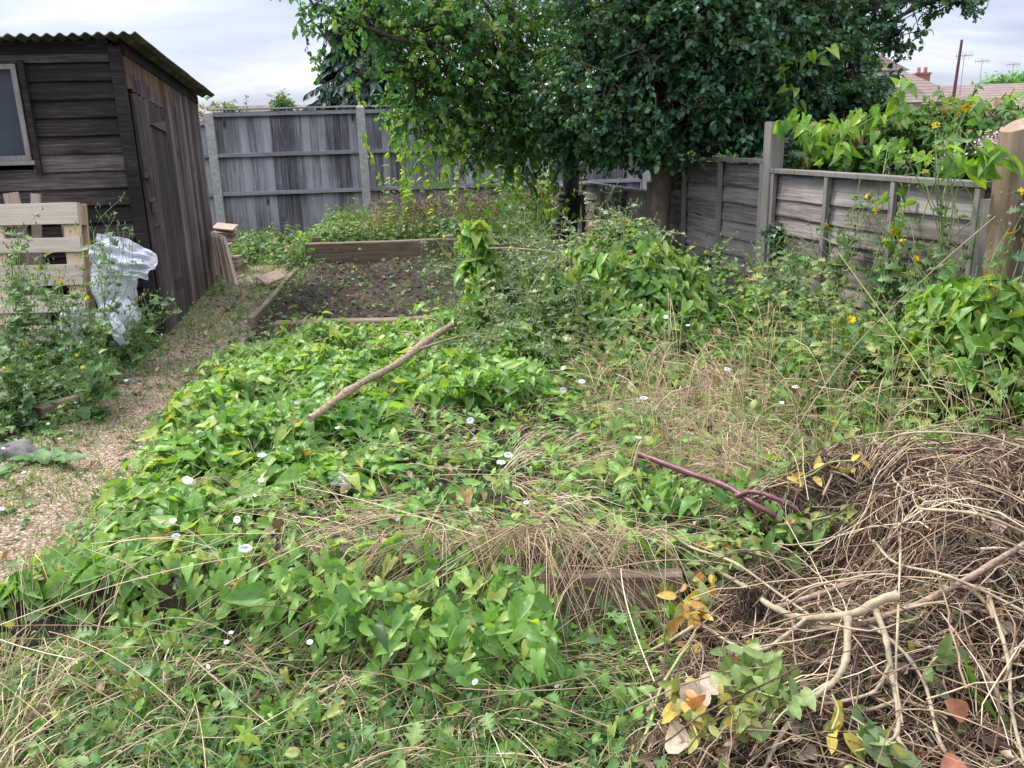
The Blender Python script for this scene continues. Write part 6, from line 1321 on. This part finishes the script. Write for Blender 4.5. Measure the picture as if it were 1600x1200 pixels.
# the collapsed, seeding sow-thistles on the mound
for i, (lab, bp, px, kind, Y) in enumerate([
    ('yellow-headed weed sprawling over the long bed timber', (760, 420), [(691, 370), (719, 372), (756, 390), (675, 395), (768, 414), (718, 420), (700, 400)], 'yellow', 5.9),
    ('collapsed grey seeding sow-thistle left of the mound crest', (830, 520), [(800, 400), (830, 415), (860, 400), (880, 430), (815, 450)], 'seed', 5.3),
    ('tangled dry-stemmed sow-thistle arching over the mound', (880, 480), [(853, 402), (900, 425), (920, 470), (850, 470), (890, 500)], 'seed', 5.1),
    ('nodding budded weed standing up at the mound crest', (965, 420), [(985, 360), (1000, 375), (975, 368), (990, 352), (940, 360)], 'bud', 5.3),
    ('grey seed-clustered weed in the shade of the mound foot', (860, 590), [(845, 548), (851, 542), (957, 553), (800, 530), (900, 540)], 'yellow', 4.8),
    ('pale woolly seed heads hanging on the mound middle', (900, 560), [(830, 500), (870, 520), (900, 510), (940, 500), (880, 480)], 'seed', 4.9),
    ('upright budding stem right of the bed timber end', (835, 420), [(815, 350), (822, 362), (838, 372), (808, 345)], 'bud', 5.8)]):
    Yb = Y; b = PY(*bp, Yb); b[2] = max(float(S(b[0], b[1])), .2); sowthistle(lab, b, tips(px, Y, kind, nb=40, seed=30+i, sp=26), 30+i, 240, 'greyweed', .055, .2, 'collapsed_sow_thistle', r0=.0055, bend=.3, extra=8)
# pale bare arching stems on the mound
BL = ['pale bare stem bending down left from the knot on the mound', 'pale bare stem dropping straight down from the knot', 'long level bare stem running from the bindweed column to the knot', 'short bare stem curving down right of the knot', 'bare stem reaching farthest right over the bindweed crest', 'outermost bare stem falling left toward the grey weeds', 'hooked bare shoot rising above the mound crest']
for i, (px, Y) in enumerate([([(880, 398), (860, 430), (840, 455), (822, 480)], 5.1), ([(880, 398), (875, 430), (878, 470), (872, 510)], 5.05), ([(760, 388), (800, 388), (850, 392), (880, 398)], 5.15), ([(882, 400), (900, 430), (905, 460)], 5.05), ([(905, 405), (935, 450), (975, 470)], 5.1), ([(870, 405), (845, 425), (815, 480), (800, 500)], 5.0), ([(940, 398), (945, 370), (935, 360)], 5.2)]):
    P = smooth_path([PY(u, v, Y) for u, v in px], 14); T = thing('bare_stem', BL[i], 'stem', tuple(P[0]), group='pale bare stems on the mound'); g = Geo(); tubes(g, P-P[0], np.linspace(.006, .0035, 14), 6); g.build('shaft', M['palestem'] if 'palestem' in M else M['palebark'], T)

# bindweed pillar
def pillar(label, px, Y, n, sz, seed, rad=.08, name='bindweed_column', tint=.6):
    P0 = np.array([PY(u, v, Y) for u, v in px]); o0 = P0[0].copy(); P = smooth_path(P0-o0, 40); rg = np.random.default_rng(seed); T = thing(name, label, 'vine', tuple(o0)); g = Geo()
    for k in range(3): a = np.linspace(0, 18+4*k, 40)+k*2; tubes(g, P+np.c_[np.cos(a), np.sin(a), 0*a]*.015, .003, 4, .4+.2*k)
    g.build('stems', M['stem'], T); i = rg.integers(0, 40, n); f = i/40; r = rad*(1.25-.75*f)*(.75+.5*rg.random(n)); az = rg.random(n)*6.28; o_ = np.c_[np.cos(az), np.sin(az), np.zeros(n)]; q = P[i]+o_*(r*rg.random(n)**.4)[:, None]+rg.normal(size=(n, 3))*.01
    L = unit(o_*.7+rg.normal(size=(n, 3))*.65+[0, 0, -.6]); Nn = unit(o_*.7+[0, 0, .7]+rg.normal(size=(n, 3))*.45); g = Geo(); inst(g, LB, q, L, Nn, sz*(.6+.6*rg.random(n)), np.clip(tint+.12+.18*rg.normal(size=n), 0, .94)); g.build('leaves', M['bind'], T)
pillar('column of bindweed twining up a hidden stake in front of the dark bed', [(772, 530), (765, 480), (752, 430), (745, 385), (740, 352)], 5.25, 420, .085, 1, .12, tint=.62)
pillar('dense bindweed spire at the left of the mound crest', [(960, 560), (955, 500), (960, 450), (955, 400)], 5.0, 420, .075, 2, .22)
pillar('bindweed spire forming the mound crest beside the nodding buds', [(1010, 570), (1000, 510), (990, 460), (985, 400)], 5.0, 420, .075, 3, .22)
pillar('bushy bindweed clump against the fence left of the brown post', [(1500, 560), (1500, 500), (1500, 450)], 3.75, 520, .072, 4, .26)
pillar('bindweed clump piled below the brown post', [(1570, 580), (1560, 520), (1555, 445)], 3.55, 560, .074, 5, .26)
pillar('bindweed clump under the mid-panel sow-thistles', [(1400, 620), (1400, 570), (1390, 520)], 4.0, 420, .07, 6, .3)
pillar('low bindweed clump reaching the tall grey post foot', [(1290, 600), (1290, 560), (1285, 530)], 4.6, 240, .075, 7, .26)
# left weeds
def dock(label, u, v, n, sz, seed):
    c = on(u, v); T = thing('dock_plant', label, 'dock', tuple(c)); rg = np.random.default_rng(seed); az = rg.random(n)*6.28; q = rg.normal(size=(n, 3))*[.04, .04, .01]; L = unit(np.c_[np.cos(az), np.sin(az), .5+.5*rg.random(n)]); g = Geo(); inst(g, LW, q+L*.03, L, unit(np.c_[-np.cos(az)*.5, -np.sin(az)*.5-.3, np.ones(n)]), sz*(.6+.5*rg.random(n)), .25+.3*rg.random(n), wid=.95); g.build('leaves', M['weed'], T)
dock('broad dark dock plant at the foot of the pallet', 70, 560, 16, .26, 1); dock('broad-leaved dock right of the torn plastic rag', 125, 570, 12, .22, 2); dock('dock leaves at the left edge under the pallet', 10, 545, 14, .26, 3); dock('small dock rosette on the gravel verge', 70, 725, 9, .14, 4); dock('light green rosette on the near path edge', 140, 655, 10, .13, 5); dock('dock leaves low beside the sow-thistles left of the path', 35, 600, 12, .2, 6)
for i, (lab, bp, px, kind, Y, lf) in enumerate([
    ('lanky sow-thistle rising past the white sack', (168, 600), [(178, 335), (172, 372), (150, 372), (160, 390), (145, 440)], 'bud', 5.4, 60),
    ('yellow-headed weed in front of the pallet bottom board', (110, 610), [(112, 462), (137, 466), (95, 440), (130, 420), (60, 420)], 'yellow', 5.2, 80),
    ('tall leafy weed at the left edge before the pallet', (30, 620), [(42, 370), (8, 365), (30, 385), (10, 420), (70, 400)], 'seed', 5.0, 90),
    ('bushy weed covering the pallet foot at the far left', (20, 640), [(10, 440), (30, 455), (55, 450), (5, 470)], 'bud', 4.8, 110),
    ('yellow-flowered weed at the left edge above the blossoms', (15, 660), [(2, 562), (8, 577), (40, 540), (60, 560)], 'yellow', 4.6, 80),
    ('sprawling budded weed before the shed corner', (215, 590), [(225, 490), (243, 492), (205, 470), (190, 490), (235, 510)], 'bud', 5.6, 90),
    ('dense seeding weed between pallet and torn plastic', (140, 640), [(100, 500), (130, 490), (150, 510), (80, 480), (160, 530)], 'seed', 5.0, 110),
    ('low yellow-dotted weed leaning over the path edge', (160, 660), [(152, 594), (165, 586), (118, 556), (130, 575)], 'yellow', 4.7, 70),
    ('small solitary yellow-headed weed on the left rim of the mat', (345, 640), [(339, 571), (330, 600), (350, 590)], 'yellow', 5.1, 40)]):
    x = PY(bp[0], bp[1], Y)[0]; sowthistle(lab, (x, Y, float(S(x, Y))), tips(px, Y, kind, nb=18, seed=60+i, sp=22), 60+i, lf, 'weed', .085, .5, 'wild_weed', r0=.004, extra=4, hs=.018)
# far bed growth
for i, (lab, u, v, n, sz, mat) in enumerate([('bright-leaved weed mound at the left end of the far bed', 530, 350, 240, .085, 'bindy'), ('darker leafy clump beside the bright mound', 600, 345, 160, .075, 'weed'), ('yellow-green seedling clump at the timber edge under the apple tree', 640, 365, 80, .07, 'bindy'), ('shaded leafy weed clump near the apple trunk', 780, 345, 170, .075, 'weed'), ('weed tuft left of the square peg', 455, 385, 150, .06, 'weed'), ('weed tuft against the first concrete post', 375, 365, 160, .055, 'weed'), ('thin weed tuft by the stacked boards', 400, 420, 120, .045, 'weed')]):
    Y = 10.3 if v < 375 else 9.6; c = PY(u, v+15, Y); T = thing('weed_clump', lab, 'weed', (c[0], Y, c[2]-.1)); rg = np.random.default_rng(i); q = rg.normal(size=(n, 3))*[.2, .2, .06]; q[:, 2] = np.abs(q[:, 2])+.05; g = Geo(); az = rg.random(n)*6.28
    inst(g, [LB, LL][i % 2], q, unit(np.c_[np.cos(az), np.sin(az), rg.normal(size=n)*.4]), unit(rg.normal(size=(n, 3))*.45+[0, -.4, 1]), sz*(.6+.6*rg.random(n)), np.clip(.5+.25*rg.normal(size=n), 0, 1)); g.build('leaves', M[mat], T)
    g = Geo(); k = 24; a = q[:k]; tubes(g, np.stack([a*[.5, .5, 0]-[0, 0, .05], a*.8, a], 1), .003, 4, .5); g.build('stems', M['stem'], T)
P, r, rg, u, v = lay(700, lambda x, y, u, v: x*0+1., 95, (.25, .6), .003, (.05, .35), K=6, bb=(-1.6, .6, 9.9, 11.2), arch=.2); g = Geo(); tubes(g, P, r, 3, .3+.4*rg.random(len(P))); o = g.build('dead_stems', M['roots'], None); tag(o, 'thicket of thin dead stems on the far bed before the fence', 'dead stems', kind='stuff')

# ================================================================== mixed-height undergrowth
def undergrowth(name, label, n, bb, wf, seed, h, tm, sz, mat, tint=(.45, .2), lean=(.2, .9), per=3, smat='stem', K=7, stint=.5, sr=.0016, buds=0, zup=.2):
    x, y, z, u, v, rg = sample(n, *bb, wf, seed); n = len(x); th = rg.random(n)*6.283; L = h[0]+(h[1]-h[0])*rg.random(n)**1.4; le = lean[0]+(lean[1]-lean[0])*rg.random(n); s_ = np.linspace(0, 1, K)
    o = s_[None]**1.5*(L*le)[:, None]; w2 = rg.normal(size=(n, K, 2)).cumsum(1)*.010
    X = x[:, None]+np.cos(th)[:, None]*o+w2[..., 0]; Y = y[:, None]+np.sin(th)[:, None]*o+w2[..., 1]; Z = z[:, None]+L[:, None]*(s_*(1-.3*le[:, None]))-.35*(L*le)[:, None]*s_**3; P = np.stack([X, Y, Z], -1)
    g = Geo(); tubes(g, P, sr*(1.2-.7*s_)[None]*np.ones((n, 1)), 3, np.clip(stint+.25*rg.normal(size=n), 0, 1))
    lf = Geo(); base = np.clip(tint[0]+tint[1]*rg.normal(size=n), 0, 1)
    for k in range(1, K):
        for j in range(per):
            a = rg.random(n)*6.28; ok = rg.random(n) < .85; q = P[:, k]+(P[:, k-1]-P[:, k])*rg.random(n)[:, None]
            Ld = unit(np.c_[np.cos(a), np.sin(a), zup+rg.normal(size=n)*.4]); Nn = unit(rg.normal(size=(n, 3))*.45+[0, -.2, 1]); s = sz*(.4+.8*rg.random(n))*(1.15-.55*k/K)
            inst(lf, tm, q[ok], Ld[ok], Nn[ok], s[ok], np.clip(base+.12*rg.normal(size=n), 0, 1)[ok])
    if buds:
        for k in range(K-3, K):
            for j in range(buds):
                b = P[:, k]+rg.normal(size=(n, 3))*.022; tubes(g, np.stack([P[:, k], b], 1), .0007, 3, stint); tubes(g, np.stack([b-[0, 0, .006], b, b+[0, 0, .008], b+[0, 0, .012]], 1), np.array([.002, .0048, .0034, .001]), 5, np.clip(.3+.4*rg.random(n), 0, 1))
    a = lf.build(name, M[mat], None); tag(a, label, 'undergrowth', kind='stuff'); b = g.build(name+'_stems', M[smat], None); tag(b, 'stems of the '+label, 'stems', kind='stuff')
FX = lambda y: FP[1][0]-.08-(y-3.92)*.25
undergrowth('fence_weeds', 'wispy mixed weeds growing up the right fence', 1500, (.9, 2.6, 2.9, 5.9), lambda x, y, u, v: (x < FX(y))*(y < 5.35)*(heap(x, y) < .05)*np.clip(1-(FX(y)-x)/.9, 0, 1), 201, (.22, .86), LL, .065, 'weed', (.75, .18), (.1, .7), buds=1)
undergrowth('fence_leaves', 'heart-leaved growth filling the fence corner', 900, (.9, 2.6, 2.9, 5.9), lambda x, y, u, v: (x < FX(y))*(y < 5.2)*(heap(x, y) < .05)*np.clip(1.1-(FX(y)-x)/.8, 0, 1), 202, (.12, .5), LB, .075, 'bind', (.78, .12), (.1, .8), per=2)
undergrowth('seedy_weeds', 'shaggy grey-green seeding weeds left of the mound crest', 520, (-.25, .75, 4.6, 5.7), lambda x, y, u, v: np.exp(-((x-.18)/.38)**2-((y-5.1)/.4)**2)*1.3, 203, (.22, .50), LL, .04, 'greyweed', (.65, .25), (.4, 1.3), stint=.75, buds=3)
undergrowth('mound_shoots', 'bindweed shoots over the mound', 420, (.2, 1.9, 4.4, 5.8), lambda x, y, u, v: (x < FX(y))*1., 204, (.08, .22), LB, .06, 'bind', (.8, .12), (.3, 1.1), per=2)
undergrowth('pallet_weeds', 'leafy weeds crowding the pallet foot', 900, (-4.4, -2.0, 4.0, 6.3), lambda x, y, u, v: (pathw(x, y) < -.02)*(x < -2.3)*ss(3.9, 5., y), 205, (.12, .42), LL, .07, 'weed', (.45, .22), (.2, .9), buds=1)
undergrowth('near_weeds', 'tangled fine weeds in front of the near bed', 700, (-1.9, .7, 1.5, 2.45), lambda x, y, u, v: (heap(x, y) < .05)*np.where(x < -1.15, .8*(y < 2.15), 1.), 206, (.05, .2), LO, .042, 'weed', (.6, .25), (.3, 1.2), per=2, sr=.0012)
undergrowth('mat_shoots', 'stray shoots standing out of the bindweed mat', 1500, (-1.8, 1.8, 2.45, 5.9), lambda x, y, u, v: .8*(heap(x, y) < .05)+0*x, 207, (.06, .20), LO, .034, 'weed', (.75, .2), (.2, 1.1), per=2, sr=.0011)
undergrowth('far_weeds', 'rank growth on the far bed and by the back fence', 700, (-3.4, .9, 9.7, 11.5), lambda x, y, u, v: (x > -3.4)*np.where(x < -2.2, .6, 1.), 208, (.12, .48), LL, .06, 'weed', (.62, .22), (.2, .9), buds=1)
undergrowth('hanging_growth', 'yellow-green climbing growth under the apple boughs', 34, (-1.4, .6, 9.6, 10.6), lambda x, y, u, v: x*0+1., 209, (.8, 1.35), LB, .085, 'bindy', (.45, .25), (.05, .3), per=2, K=12)
undergrowth('soil_seedlings', 'small weeds rooting in the dark soil bed', 200, (-2.2, .9, 6.0, 9.4), lambda x, y, u, v: 1.*(fbm(x, y, 2.2, 3) > .45), 210, (.02, .09), LO, .045, 'weed', (.6, .22), (.3, 1.2), per=2, K=4)
undergrowth('verge_grass', 'weeds creeping over the gravel verge', 900, (-3.2, -1.5, 2.6, 9.0), lambda x, y, u, v: np.where(np.abs(pathw(x, y)) < .22, .8, .12*(fbm(x, y, 2.2, 3) > .5)), 211, (.02, .09), LO, .035, 'weed', (.6, .22), (.4, 1.3), per=2, K=5)
def clods():
    g = Geo(); rg = np.random.default_rng(77); n = 5200; x = rg.uniform(-2.1, 1.0, n); y = rg.uniform(6.05, 9.4, n)
    V0 = np.array([(1, 0, 0), (-1, 0, 0), (0, 1, 0), (0, -1, 0), (0, 0, 1), (0, 0, -1)], float)*[1, .8, .6]; F0 = np.array([[0, 2, 4], [2, 1, 4], [1, 3, 4], [3, 0, 4]])
    s = .006+.022*rg.random(n)**2.5; V = V0[None]*s[:, None, None]*(1+.3*rg.normal(size=(n, 6, 1)))+np.c_[x, y, land(x, y)+.003][:, None]
    g.add(V.reshape(-1, 3), (F0[None]+(np.arange(n)*6)[:, None, None]).reshape(-1, 3), np.repeat(rg.random(n), 6)); o = g.build('soil_crumbs', M['soil'], None); tag(o, 'dark crumbs and clods on the soil bed', 'soil', kind='stuff')
clods()

def near_stems():
    g = Geo(); P, r, rg, u, v = lay(80, lambda x, y, u, v: (heap(x, y) < .05)*(y < 2.7)*1., 220, (.25, .85), .0013, (.06, .24), lambda x, y, u, v, rg: rg.normal(size=len(x))*.7+.35, K=9, curv=.5, bb=(-1.9, .9, 1.5, 2.7), arch=.05, stiff=1.)
    tubes(g, P, r, 4, np.clip(.55+.3*rg.normal(size=len(P)), 0, 1)); o = g.build('dry_stems', M['straw'], None); tag(o, 'long thin dry stems crossing over the leaves in front of the near bed', 'stems', kind='stuff')
near_stems()
